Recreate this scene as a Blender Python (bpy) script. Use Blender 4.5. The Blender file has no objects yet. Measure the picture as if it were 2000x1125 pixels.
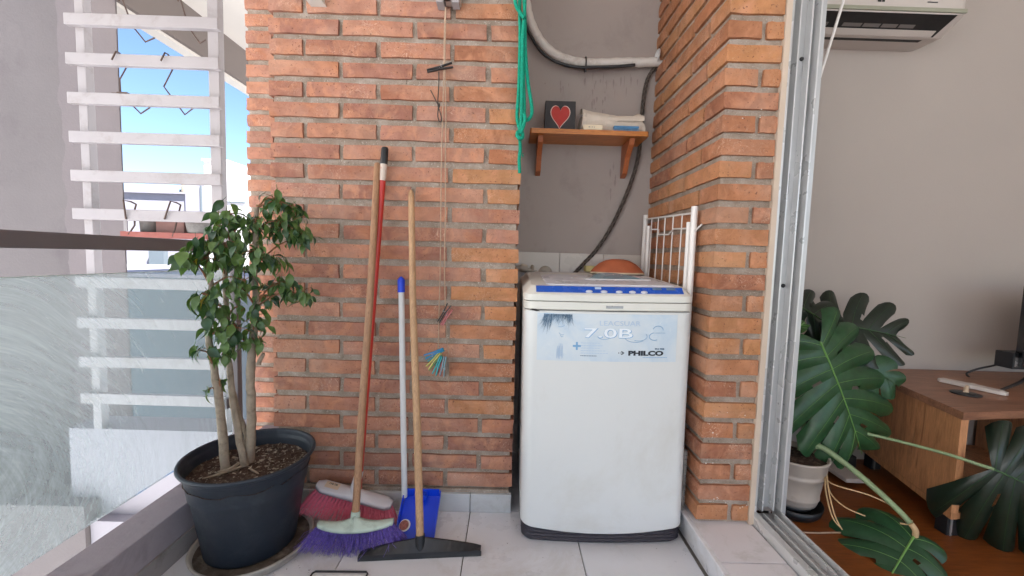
import bpy, bmesh, math, random
from mathutils import Vector, Matrix, noise
R = math.radians
PI = math.pi
rnd = random.Random(7)
sc = bpy.context.scene
col = sc.collection

# ------------------------------------------------------------------ camera, sky, sun, exposure
CAM_R = ((0.9995503, -0.0059190, 0.0293959), (-0.0288801, 0.0737377, 0.9968594), (-0.0080680, -0.9972601, 0.0735336))
CAM_LOC = (0.0, -1.4500, 0.9370)
cam_d = bpy.data.cameras.new('camera')
cam = bpy.data.objects.new('camera', cam_d)
col.objects.link(cam)
m = Matrix.Identity(4)
for c in range(3):
    for r_ in range(3):
        m[r_][c] = CAM_R[c][r_]
m.translation = CAM_LOC
cam.matrix_world = m
cam_d.sensor_width = 36.0
cam_d.lens = 14.3694
cam_d.clip_start = 0.02
cam_d.clip_end = 2000
sc.camera = cam

SUN_EL, SUN_AZ = R(58), R(128)          # azimuth from +Y towards +X
world = bpy.data.worlds.new('World')
sc.world = world
world.use_nodes = True
wn = world.node_tree
wn.nodes.clear()
sky = wn.nodes.new('ShaderNodeTexSky')
sky.sky_type = 'NISHITA'
sky.sun_disc = False
sky.sun_elevation = SUN_EL
sky.sun_rotation = SUN_AZ
sky.air_density = 0.8
sky.dust_density = 0.0
sky.ozone_density = 3.0
bg = wn.nodes.new('ShaderNodeBackground')
bg.inputs['Strength'].default_value = 0.055
wo = wn.nodes.new('ShaderNodeOutputWorld')
wn.links.new(sky.outputs[0], bg.inputs[0])
wn.links.new(bg.outputs[0], wo.inputs[0])

sun_d = bpy.data.lights.new('sun', 'SUN')
sun_d.energy = 5.0
sun_d.angle = R(0.5)
sun_d.color = (1.0, 0.97, 0.93)
sun = bpy.data.objects.new('sun', sun_d)
col.objects.link(sun)
sd = Vector((math.cos(SUN_EL) * math.sin(SUN_AZ), math.cos(SUN_EL) * math.cos(SUN_AZ), math.sin(SUN_EL)))
sun.rotation_euler = sd.to_track_quat('Z', 'Y').to_euler()
sun.location = (5, 8, 20)

sc.view_settings.view_transform = 'Standard'
sc.view_settings.look = 'None'
sc.view_settings.exposure = 2.55
sc.view_settings.gamma = 1.0
sc.view_settings.use_curve_mapping = False
sc.render.engine = 'CYCLES'
sc.cycles.max_bounces = 10
sc.cycles.diffuse_bounces = 6
sc.cycles.transparent_max_bounces = 12
sc.cycles.use_denoising = True

# ------------------------------------------------------------------ colour and material helpers
def S(r, g, b):
    def f(v):
        v /= 255.0
        return v / 12.92 if v <= 0.04045 else ((v + 0.055) / 1.055) ** 2.4
    return (f(r), f(g), f(b), 1.0)

def mul(c, k):
    return (min(c[0] * k, 1), min(c[1] * k, 1), min(c[2] * k, 1), 1.0)

class NT:
    def __init__(s, name):
        s.m = bpy.data.materials.new(name)
        s.m.use_nodes = True
        s.t = s.m.node_tree
        s.t.nodes.clear()
        s.out = s.n('ShaderNodeOutputMaterial')
    def n(s, kind, **kw):
        x = s.t.nodes.new(kind)
        for k, v in kw.items():
            if k.startswith('i_'):
                x.inputs[k[2:].replace('_', ' ')].default_value = v
            else:
                setattr(x, k, v)
        return x
    def l(s, a, b):
        s.t.links.new(a, b)
    def coord(s, scale=(1, 1, 1), rand=True):
        tc = s.n('ShaderNodeTexCoord')
        mp = s.n('ShaderNodeMapping')
        mp.inputs['Scale'].default_value = scale
        s.l(tc.outputs['Object'], mp.inputs['Vector'])
        if rand:
            oi = s.n('ShaderNodeObjectInfo')
            ml = s.n('ShaderNodeMath', operation='MULTIPLY')
            ml.inputs[1].default_value = 37.0
            s.l(oi.outputs['Random'], ml.inputs[0])
            s.l(ml.outputs[0], mp.inputs['Location'])
        return mp.outputs[0]
    def noise(s, vec, scale, detail=4, rough=0.55, dist=0.0):
        x = s.n('ShaderNodeTexNoise')
        x.inputs['Scale'].default_value = scale
        x.inputs['Detail'].default_value = detail
        x.inputs['Roughness'].default_value = rough
        x.inputs['Distortion'].default_value = dist
        s.l(vec, x.inputs['Vector'])
        return x.outputs['Fac']
    def ramp(s, fac, stops):
        x = s.n('ShaderNodeValToRGB')
        e = x.color_ramp.elements
        while len(e) < len(stops):
            e.new(0.5)
        for k, (p, c) in enumerate(stops):
            e[k].position = p
            e[k].color = c if hasattr(c, '__len__') else (c, c, c, 1)
        s.l(fac, x.inputs[0])
        return x.outputs[0]
    def mix(s, fac, a, b, blend='MIX'):
        x = s.n('ShaderNodeMix', data_type='RGBA', blend_type=blend)
        for k, v in ((0, fac), (6, a), (7, b)):
            if isinstance(v, (float, int)):
                x.inputs[k].default_value = v
            elif hasattr(v, 'is_linked') or hasattr(v, 'node'):
                s.l(v, x.inputs[k])
            else:
                x.inputs[k].default_value = v
        return x.outputs[2]
    def bump(s, h, strength, dist=0.002, chain=None):
        x = s.n('ShaderNodeBump')
        x.inputs['Strength'].default_value = strength
        x.inputs['Distance'].default_value = dist
        s.l(h, x.inputs['Height'])
        if chain is not None:
            s.l(chain, x.inputs['Normal'])
        return x.outputs[0]
    def bsdf(s, color, rough=0.5, metal=0.0, normal=None, spec=0.5, **kw):
        b = s.n('ShaderNodeBsdfPrincipled')
        for k, v in (('Base Color', color), ('Roughness', rough), ('Metallic', metal), ('Specular IOR Level', spec)):
            if hasattr(v, 'node'):
                s.l(v, b.inputs[k])
            else:
                b.inputs[k].default_value = v
        for k, v in kw.items():
            b.inputs[k.replace('_', ' ')].default_value = v
        if normal is not None:
            s.l(normal, b.inputs['Normal'])
        s.l(b.outputs[0], s.out.inputs[0])
        return b

def plain(name, c, rough=0.5, metal=0.0, var=0.12, nscale=30.0, bump=0.1, bscale=120.0, spec=0.5, bdist=0.001, dirt=None, dscale=6.0, rvar=0.08):
    """A material of one colour with slight mottling, relief and optional dirt."""
    t = NT(name)
    v = t.coord()
    f = t.noise(v, nscale, 5)
    cc = t.ramp(f, [(0.25, mul(c, 1 - var)), (0.75, mul(c, 1 + var))])
    if dirt:
        d = t.ramp(t.noise(v, dscale, 8, 0.7, 0.4), [(0.52, 0.0), (0.72, 0.8)])
        cc = t.mix(d, cc, dirt)
    nb = t.bump(t.noise(v, bscale, 4), bump, bdist) if bump else None
    rr = t.ramp(t.noise(v, nscale * 1.7, 4), [(0.3, max(rough - rvar, 0.02)), (0.7, min(rough + rvar, 1))])
    t.bsdf(cc, rr, metal, nb, spec)
    return t.m

def brick_mat(name, tones):
    t = NT(name)
    v = t.coord()
    oi = t.n('ShaderNodeObjectInfo')
    base = t.ramp(oi.outputs['Random'], [(k / max(len(tones) - 1, 1), c) for k, c in enumerate(tones)])
    big = t.ramp(t.noise(v, 14, 5, 0.6, 0.6), [(0.3, S(170, 158, 150)), (0.7, S(255, 255, 255))])
    c1 = t.mix(0.55, base, big, 'MULTIPLY')
    # darker fired streaks and paler faces
    dk = t.ramp(t.noise(v, 22, 6, 0.7, 1.2), [(0.55, 0.0), (0.75, 0.45)])
    c2 = t.mix(dk, c1, S(128, 70, 54))
    pale = t.ramp(t.noise(v, 9, 4, 0.6, 2.5), [(0.48, 0.0), (0.7, 0.55)])
    c2 = t.mix(pale, c2, S(206, 146, 112))
    ora = t.ramp(t.noise(v, 7, 3, 0.6, 1.0), [(0.5, 0.0), (0.68, 0.35)])
    c2 = t.mix(ora, c2, S(186, 120, 78))
    # chalky bloom in thin wandering lines
    w = t.noise(v, 26, 3, 0.5, 3.0)
    ln = t.ramp(w, [(0.485, 0.0), (0.5, 0.7), (0.515, 0.0)])
    msk = t.ramp(t.noise(v, 6, 2), [(0.5, 0.0), (0.62, 1.0)])
    mm = t.n('ShaderNodeMath', operation='MULTIPLY')
    t.l(ln, mm.inputs[0])
    t.l(msk, mm.inputs[1])
    c3 = t.mix(mm.outputs[0], c2, S(222, 190, 168))
    spk = t.ramp(t.noise(v, 130, 3, 0.65), [(0.31, 1.0), (0.37, 0.0)])
    c4 = t.mix(spk, c3, S(95, 58, 46))
    dust = t.ramp(t.noise(v, 4.5, 5, 0.65, 0.5), [(0.48, 0.0), (0.72, 0.45)])
    c4 = t.mix(dust, c4, S(190, 156, 136))
    h1 = t.noise(v, 55, 6, 0.65, 0.8)
    n1 = t.bump(h1, 0.55, 0.004)
    n2 = t.bump(t.noise(v, 260, 3), 0.35, 0.0015, n1)
    t.bsdf(c4, 0.82, 0, n2, 0.3)
    return t.m

def wood(name, a, b, scale=(1, 1, 1), rough=0.45, bands=9.0, bump=0.15):
    t = NT(name)
    v = t.coord(scale)
    f = t.noise(v, bands, 6, 0.6, 1.6)
    c = t.ramp(f, [(0.25, a), (0.46, mul(b, 0.85)), (0.58, b), (0.72, mul(a, 0.8))])
    fine = t.ramp(t.noise(v, bands * 7, 4, 0.7), [(0.3, S(190, 190, 190)), (0.7, S(255, 255, 255))])
    c = t.mix(0.7, c, fine, 'MULTIPLY')
    t.bsdf(c, rough, 0, t.bump(f, bump, 0.001), 0.45)
    return t.m

M = {}
M['brick_red'] = brick_mat('brick_red', [S(150, 104, 89), S(174, 121, 101), S(186, 134, 112), S(158, 109, 93), S(180, 129, 111), S(170, 115, 93), S(192, 142, 121), S(176, 121, 96)])
M['brick_orange'] = brick_mat('brick_orange', [S(188, 134, 94), S(174, 117, 86), S(192, 140, 98), S(156, 102, 80), S(184, 128, 94), S(194, 138, 94), S(166, 109, 84)])
def mortar_mat():
    t = NT('mortar')
    v = t.coord((1, 1, 1), False)
    c = t.ramp(t.noise(v, 16, 6, 0.65), [(0.3, S(138, 124, 110)), (0.5, S(162, 147, 133)), (0.7, S(182, 169, 157))])
    sp = t.ramp(t.noise(v, 190, 3, 0.7), [(0.60, 0.0), (0.68, 0.75)])
    c = t.mix(sp, c, S(212, 204, 194))
    dk = t.ramp(t.noise(v, 120, 3, 0.7), [(0.28, 0.8), (0.36, 0.0)])
    c = t.mix(dk, c, S(88, 78, 70))
    n1 = t.bump(t.noise(v, 60, 6, 0.7), 0.9, 0.006)
    n2 = t.bump(t.noise(v, 240, 3, 0.6), 0.7, 0.002, n1)
    t.bsdf(c, 0.95, 0, n2, 0.2)
    return t.m
M['mortar'] = mortar_mat()
M['plaster_mauve'] = plain('plaster_mauve', S(161, 151, 146), 0.9, 0, 0.05, 3, 0.25, 60, 0.25, 0.002, S(145, 135, 131), 5)
M['plaster_grey'] = plain('plaster_grey', S(119, 113, 112), 0.92, 0, 0.07, 2.2, 0.5, 70, 0.2, 0.003, S(106, 99, 100), 3)
M['plaster_patch'] = plain('plaster_patch', S(127, 119, 119), 0.92, 0, 0.06, 2.2, 0.5, 70, 0.2, 0.003)
M['room_paint'] = plain('room_paint', S(176, 166, 159), 0.85, 0, 0.03, 2, 0.3, 110, 0.25, 0.0015)
M['ceiling_paint'] = plain('ceiling_paint', S(205, 198, 188), 0.9, 0, 0.04, 2, 0.2, 60, 0.2)
M['beam_paint_shaded'] = plain('beam_paint_shaded', S(112, 103, 98), 0.85, 0, 0.05, 2, 0.2, 60, 0.2)  # shade on the beam's inner face is put into this darker colour
M['floor_tile'] = plain('floor_tile', S(214, 213, 217), 0.32, 0, 0.05, 5, 0.06, 40, 0.5, 0.001, S(184, 178, 172), 4.5)
M['step_tile'] = plain('step_tile', S(212, 208, 212), 0.4, 0, 0.04, 5, 0.06, 40, 0.45, 0.001, S(170, 166, 160), 7)
M['grout'] = plain('grout', S(120, 114, 108), 0.95, 0, 0.2, 30, 0.3)
M['wall_tile'] = plain('wall_tile', S(196, 186, 178), 0.3, 0, 0.04, 5, 0.05)
M['skirting'] = plain('skirting', S(190, 190, 190), 0.35, 0, 0.05, 6, 0.08, 40, 0.5, 0.001, S(160, 156, 150), 10)
M['ledge_paint'] = plain('ledge_paint', S(158, 150, 156), 0.8, 0, 0.09, 7, 0.6, 60, 0.3, 0.002, S(122, 116, 120), 7)
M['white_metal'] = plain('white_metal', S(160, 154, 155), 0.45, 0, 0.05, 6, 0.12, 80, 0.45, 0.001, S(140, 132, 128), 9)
M['grey_metal'] = plain('grey_metal', S(108, 102, 105), 0.5, 0.0, 0.06, 6, 0.1)
M['dark_wire'] = plain('dark_wire', S(92, 74, 66), 0.6, 0.3, 0.2, 60)
M['aluminium'] = plain('aluminium', S(184, 185, 186), 0.38, 0.35, 0.03, 5, 0.04)
M['aluminium_edge'] = plain('aluminium_edge', S(206, 206, 206), 0.3, 0.3, 0.02, 5, 0)
M['black_plastic'] = plain('black_plastic', S(34, 34, 37), 0.42, 0, 0.1, 20, 0.05)
M['black_rubber'] = plain('black_rubber', S(46, 48, 50), 0.7, 0, 0.15, 20, 0.15)
M['pot_plastic'] = plain('pot_plastic', S(38, 45, 55), 0.5, 0, 0.12, 8, 0.1, 60, 0.4, 0.001, S(66, 72, 78), 8)
M['saucer'] = plain('saucer', S(172, 166, 158), 0.6, 0, 0.15, 12, 0.2, 60, 0.4, 0.001, S(96, 84, 74), 9)
M['soil'] = plain('soil', S(72, 56, 48), 0.95, 0, 0.5, 90, 0.9, 160, 0.2, 0.01, S(140, 126, 110), 60)
M['pebble'] = plain('pebble', S(150, 138, 122), 0.9, 0, 0.35, 60, 0.3)
M['bark'] = plain('bark', S(150, 136, 120), 0.9, 0, 0.22, 45, 0.7, 110, 0.2, 0.003, S(104, 92, 78), 30)
M['twig'] = plain('twig', S(134, 92, 64), 0.8, 0, 0.2, 60, 0.3)
M['handle_wood'] = wood('handle_wood', S(150, 108, 80), S(182, 138, 104), (14, 14, 1.2), 0.55, 5)
M['handle_wood_pale'] = wood('handle_wood_pale', S(172, 128, 92), S(206, 164, 124), (14, 14, 1.2), 0.55, 5)
M['red_paint'] = plain('red_paint', S(186, 46, 36), 0.35, 0, 0.1, 14, 0.05)
M['worn_white'] = plain('worn_white', S(206, 190, 178), 0.7, 0, 0.1, 40, 0.2, 80, 0.4, 0.001, S(190, 70, 60), 60)
M['white_plastic'] = plain('white_plastic', S(214, 214, 214), 0.4, 0, 0.03, 8, 0.03)
M['blue_plastic'] = plain('blue_plastic', S(8, 62, 205), 0.35, 0, 0.08, 10, 0.05)
M['mint_plastic'] = plain('mint_plastic', S(184, 198, 184), 0.45, 0, 0.06, 14, 0.05, 60, 0.4, 0.001, S(140, 146, 136), 16)
M['broom_white'] = plain('broom_white', S(200, 194, 196), 0.45, 0, 0.05, 14, 0.05)
M['paper_beige'] = plain('paper_beige', S(206, 182, 156), 0.8, 0, 0.05, 20, 0.05)
M['bristle_red'] = plain('bristle_red', S(255, 126, 152), 0.5, 0, 0.2, 150, 0)
M['bristle_purple'] = plain('bristle_purple', S(112, 90, 180), 0.5, 0, 0.6, 170, 0)
M['enamel'] = plain('enamel', S(211, 212, 211), 0.30, 0, 0.012, 3, 0.02, 30, 0.5, 0.001, S(198, 196, 190), 2.2, 0.015)
M['cream_plastic'] = plain('cream_plastic', S(212, 210, 202), 0.35, 0, 0.02, 4, 0.03)
M['lid_plastic'] = plain('lid_plastic', S(206, 206, 212), 0.3, 0, 0.02, 4, 0.03)
M['lid_window'] = plain('lid_window', S(140, 174, 186), 0.2, 0, 0.05, 6, 0.02)
M['panel_blue'] = plain('panel_blue', S(24, 80, 176), 0.25, 0, 0.12, 20, 0.02)
M['button_grey'] = plain('button_grey', S(190, 192, 204), 0.35, 0, 0.04, 10, 0)
M['base_dark'] = plain('base_dark', S(44, 42, 54), 0.45, 0, 0.08, 10, 0.05)
M['print_black'] = plain('print_black', S(26, 32, 44), 0.5, 0, 0.05, 10, 0)
M['print_blue'] = plain('print_blue', S(120, 166, 205), 0.5, 0, 0.08, 30, 0)
M['print_pale'] = plain('print_pale', S(172, 192, 214), 0.5, 0, 0.05, 30, 0)
M['print_white'] = plain('print_white', S(226, 232, 238), 0.5, 0, 0.03, 30, 0)
M['print_hair_pale'] = plain('print_hair_pale', S(150, 170, 188), 0.5, 0, 0.2, 60, 0)
M['print_hair'] = plain('print_hair', S(86, 112, 136), 0.5, 0, 0.3, 60, 0)
M['badge_metal'] = plain('badge_metal', S(150, 152, 156), 0.3, 0.6, 0.1, 40, 0.1)
M['terracotta'] = plain('terracotta', S(176, 98, 66), 0.75, 0, 0.12, 18, 0.3, 70, 0.3, 0.002)
M['shelf_wood'] = wood('shelf_wood', S(172, 96, 40), S(212, 134, 66), (1.2, 14, 14), 0.35, 5)
M['bracket_wood'] = wood('bracket_wood', S(136, 68, 38), S(184, 106, 62), (14, 14, 1.6), 0.4, 5)
M['heart_red'] = plain('heart_red', S(176, 44, 36), 0.6, 0, 0.12, 40, 0.2)
M['heart_line'] = plain('heart_line', S(232, 206, 196), 0.6, 0, 0.05, 40, 0.1)
M['block_black'] = plain('block_black', S(42, 38, 40), 0.6, 0, 0.12, 30, 0.2)
M['towel'] = plain('towel', S(214, 202, 188), 0.95, 0, 0.06, 30, 0.9, 300, 0.1, 0.004)
M['soap'] = plain('soap', S(224, 208, 180), 0.5, 0, 0.05, 20, 0.1)
M['brush_blue'] = plain('brush_blue', S(70, 130, 176), 0.5, 0, 0.2, 40, 0)
M['rope_green'] = plain('rope_green', S(16, 150, 122), 0.75, 0, 0.3, 190, 0.9, 330, 0.3, 0.004)
M['pipe_wrap'] = plain('pipe_wrap', S(206, 200, 194), 0.6, 0, 0.06, 14, 0.6, 34, 0.4, 0.006, S(168, 156, 148), 14)
M['cord'] = plain('cord', S(178, 152, 130), 0.9, 0, 0.2, 120, 0.4)
M['dark_cord'] = plain('dark_cord', S(66, 58, 53), 0.8, 0, 0.2, 80, 0.3)
M['white_wire'] = plain('white_wire', S(226, 222, 218), 0.35, 0, 0.03, 20, 0)
M['valve_beige'] = plain('valve_beige', S(176, 166, 152), 0.5, 0, 0.1, 30, 0.1)
M['terrace_white'] = plain('terrace_white', S(156, 152, 157), 0.8, 0, 0.04, 2, 0.2)
M['far_shade_lavender'] = plain('far_shade_lavender', S(140, 138, 148), 0.9, 0, 0.02, 0.4, 0)  # bluish shade on a white wall, put into the colour
M['far_white'] = plain('far_white', S(215, 212, 212), 0.9, 0, 0.02, 0.4, 0)
M['far_blue'] = plain('far_blue', S(92, 102, 110), 0.9, 0, 0.05, 0.4, 0)
M['tank_cream'] = plain('tank_cream', S(176, 160, 136), 0.7, 0, 0.05, 2, 0)
M['concrete_grey'] = plain('concrete_grey', S(134, 130, 126), 0.85, 0, 0.2, 16, 0.3, 50, 0.3, 0.002, S(96, 90, 88), 14)
M['tray_red'] = plain('tray_red', S(150, 82, 72), 0.6, 0, 0.08, 20, 0.1)
M['planter_pink'] = plain('planter_pink', S(150, 112, 104), 0.7, 0, 0.08, 14, 0.15)
M['street'] = plain('street', S(174, 174, 177), 0.9, 0, 0.1, 0.2, 0)
M['room_floor'] = wood('room_floor', S(112, 58, 22), S(142, 78, 34), (0.9, 10, 10), 0.38, 3)
M['cabinet_wood'] = wood('cabinet_wood', S(136, 88, 56), S(200, 142, 98), (7, 7, 1.0), 0.42, 3)
M['cabinet_top'] = wood('cabinet_top', S(128, 88, 68), S(164, 116, 90), (1.0, 7, 7), 0.4, 3)
M['ac_white'] = plain('ac_white', S(196, 187, 180), 0.4, 0, 0.02, 4, 0.02)
M['ac_dark'] = plain('ac_dark', S(30, 28, 28), 0.6, 0, 0.1, 10, 0)
M['ac_green'] = plain('ac_green', S(150, 150, 132), 0.5, 0, 0.05, 10, 0)
M['room_pot'] = plain('room_pot', S(178, 166, 156), 0.5, 0, 0.05, 10, 0.08, 60, 0.4, 0.001, S(150, 134, 120), 12)
M['screen_black'] = plain('screen_black', S(16, 18, 26), 0.2, 0, 0.1, 4, 0)
M['root_pale'] = plain('root_pale', S(196, 166, 126), 0.7, 0, 0.15, 30, 0.2)
M['stem_green'] = plain('stem_green', S(128, 146, 108), 0.5, 0, 0.15, 30, 0.2)
M['vein_green'] = plain('vein_green', S(104, 146, 74), 0.5, 0, 0.1, 30, 0.1)
M['vein_dark'] = plain('vein_dark', S(50, 84, 44), 0.5, 0, 0.1, 30, 0.1)
M['silver'] = plain('silver', S(190, 190, 190), 0.3, 0.7, 0.05, 10, 0)
M['peg_black'] = plain('peg_black', S(40, 38, 40), 0.5, 0, 0.1, 30, 0)
for nm, c in (('blue', S(40, 140, 196)), ('teal', S(60, 164, 170)), ('yellow', S(200, 190, 110)), ('green', S(80, 160, 100)), ('pink', S(206, 130, 130)), ('grey', S(110, 150, 160))):
    M['peg_' + nm] = plain('peg_' + nm, c, 0.45, 0, 0.1, 30, 0)

def leaf_mat(name, tones, rough=0.32, under=0.0, trans=0.18):
    t = NT(name)
    v = t.coord()
    oi = t.n('ShaderNodeObjectInfo')
    base = t.ramp(oi.outputs['Random'], [(k / max(len(tones) - 1, 1), c) for k, c in enumerate(tones)])
    mo = t.ramp(t.noise(v, 40, 4), [(0.3, S(200, 200, 200)), (0.7, S(255, 255, 255))])
    c = t.mix(0.8, base, mo, 'MULTIPLY')
    b = t.bsdf(c, rough, 0, t.bump(t.noise(v, 70, 3), 0.15, 0.001), 0.5)
    tr = t.n('ShaderNodeBsdfTranslucent')
    t.l(t.mix(1.0, c, S(200, 230, 90), 'MULTIPLY'), tr.inputs['Color'])
    mx = t.n('ShaderNodeMixShader')
    mx.inputs[0].default_value = trans
    t.l(b.outputs[0], mx.inputs[1])
    t.l(tr.outputs[0], mx.inputs[2])
    t.l(mx.outputs[0], t.out.inputs[0])
    return t.m
M['ficus_leaf'] = leaf_mat('ficus_leaf', [S(56, 84, 62), S(68, 100, 66), S(78, 112, 68), S(60, 90, 68), S(116, 146, 78), S(92, 122, 72)], 0.30, 0, 0.28)
M['ficus_yellow'] = leaf_mat('ficus_yellow', [S(214, 186, 40), S(206, 176, 36)], 0.5)
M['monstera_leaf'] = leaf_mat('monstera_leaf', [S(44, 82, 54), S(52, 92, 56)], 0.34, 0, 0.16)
M['monstera_shaded'] = leaf_mat('monstera_shaded', [S(30, 42, 33), S(34, 48, 36)], 0.34, 0, 0.05)  # darker copy of the leaf green with shade painted in
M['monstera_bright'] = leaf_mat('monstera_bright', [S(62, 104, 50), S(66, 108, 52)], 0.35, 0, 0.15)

def glass_mat():
    """Greenish glass under a wiped film of dust: long arcs left by the cloth."""
    t = NT('dusty_glass')
    tc = t.n('ShaderNodeTexCoord')
    sep = t.n('ShaderNodeSeparateXYZ')
    t.l(tc.outputs['Object'], sep.inputs[0])
    def mth(op, a, b=None):
        x = t.n('ShaderNodeMath', operation=op)
        for k, v in ((0, a), (1, b)):
            if v is None:
                continue
            if hasattr(v, 'node'):
                t.l(v, x.inputs[k])
            else:
                x.inputs[k].default_value = v
        return x.outputs[0]
    def arcs(cy, cz, rs, ts, seed):
        y = mth('SUBTRACT', sep.outputs['Y'], cy)
        z = mth('SUBTRACT', sep.outputs['Z'], cz)
        rr = mth('SQRT', mth('ADD', mth('MULTIPLY', y, y), mth('MULTIPLY', z, z)))
        th = mth('ARCTAN2', z, y)
        wob = t.noise(tc.outputs['Object'], 2.2, 1)
        rr = mth('ADD', rr, mth('MULTIPLY', wob, 0.16))
        cb = t.n('ShaderNodeCombineXYZ')
        t.l(mth('MULTIPLY', rr, rs), cb.inputs[0])
        t.l(mth('MULTIPLY', th, ts), cb.inputs[1])
        cb.inputs[2].default_value = seed
        return t.noise(cb.outputs[0], 1.0, 6, 0.72)
    a1 = t.ramp(arcs(-0.66, 0.48, 44, 1.2, 3.0), [(0.38, 0.0), (0.72, 1.0)])
    a2 = t.ramp(arcs(-0.78, 0.12, 60, 1.2, 9.0), [(0.40, 0.0), (0.68, 1.0)])
    a3 = t.ramp(arcs(-0.72, 0.36, 150, 1.0, 5.0), [(0.45, 0.0), (0.75, 1.0)])
    reg = t.ramp(t.noise(tc.outputs['Object'], 2.0, 2), [(0.35, 0.0), (0.65, 1.0)])
    st = t.mix(reg, a1, a2)
    st = t.mix(0.38, st, a3)
    cloud = t.noise(tc.outputs['Object'], 3.0, 4, 0.55)
    near = t.n('ShaderNodeMapRange')
    near.inputs['From Min'].default_value = -0.15
    near.inputs['From Max'].default_value = -0.60
    near.inputs['To Min'].default_value = 0.45
    near.inputs['To Max'].default_value = 1.0
    t.l(sep.outputs['Y'], near.inputs['Value'])
    tot = mth('MULTIPLY', mth('ADD', mth('MULTIPLY', st, 0.55), mth('MULTIPLY', cloud, 0.45)), near.outputs[0])
    geo = t.n('ShaderNodeNewGeometry')
    fac = mth('MULTIPLY', t.ramp(tot, [(0.08, 0.20), (0.66, 0.76)]), mth('SUBTRACT', 1.0, geo.outputs['Backfacing']))
    tr = t.n('ShaderNodeBsdfTransparent')
    tr.inputs[0].default_value = (0.91, 0.955, 0.96, 1)
    df = t.n('ShaderNodeBsdfDiffuse')
    df.inputs[0].default_value = S(190, 198, 197)
    tl = t.n('ShaderNodeBsdfTranslucent')
    tl.inputs[0].default_value = S(182, 194, 196)
    film = t.n('ShaderNodeMixShader')
    film.inputs[0].default_value = 0.55
    t.l(df.outputs[0], film.inputs[1])
    t.l(tl.outputs[0], film.inputs[2])
    m1 = t.n('ShaderNodeMixShader')
    t.l(fac, m1.inputs[0])
    t.l(tr.outputs[0], m1.inputs[1])
    t.l(film.outputs[0], m1.inputs[2])
    gl = t.n('ShaderNodeBsdfGlossy')
    gl.inputs['Roughness'].default_value = 0.08
    fr = t.n('ShaderNodeFresnel')
    fr.inputs[0].default_value = 1.12
    m2 = t.n('ShaderNodeMixShader')
    t.l(fr.outputs[0], m2.inputs[0])
    t.l(m1.outputs[0], m2.inputs[1])
    t.l(gl.outputs[0], m2.inputs[2])
    t.l(m2.outputs[0], t.out.inputs[0])
    return t.m
M['glass'] = glass_mat()
M['glass_edge'] = plain('glass_edge', S(196, 214, 208), 0.2, 0, 0.04, 10, 0)

# ------------------------------------------------------------------ mesh helpers
def V(*a):
    return Vector(a)

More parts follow.
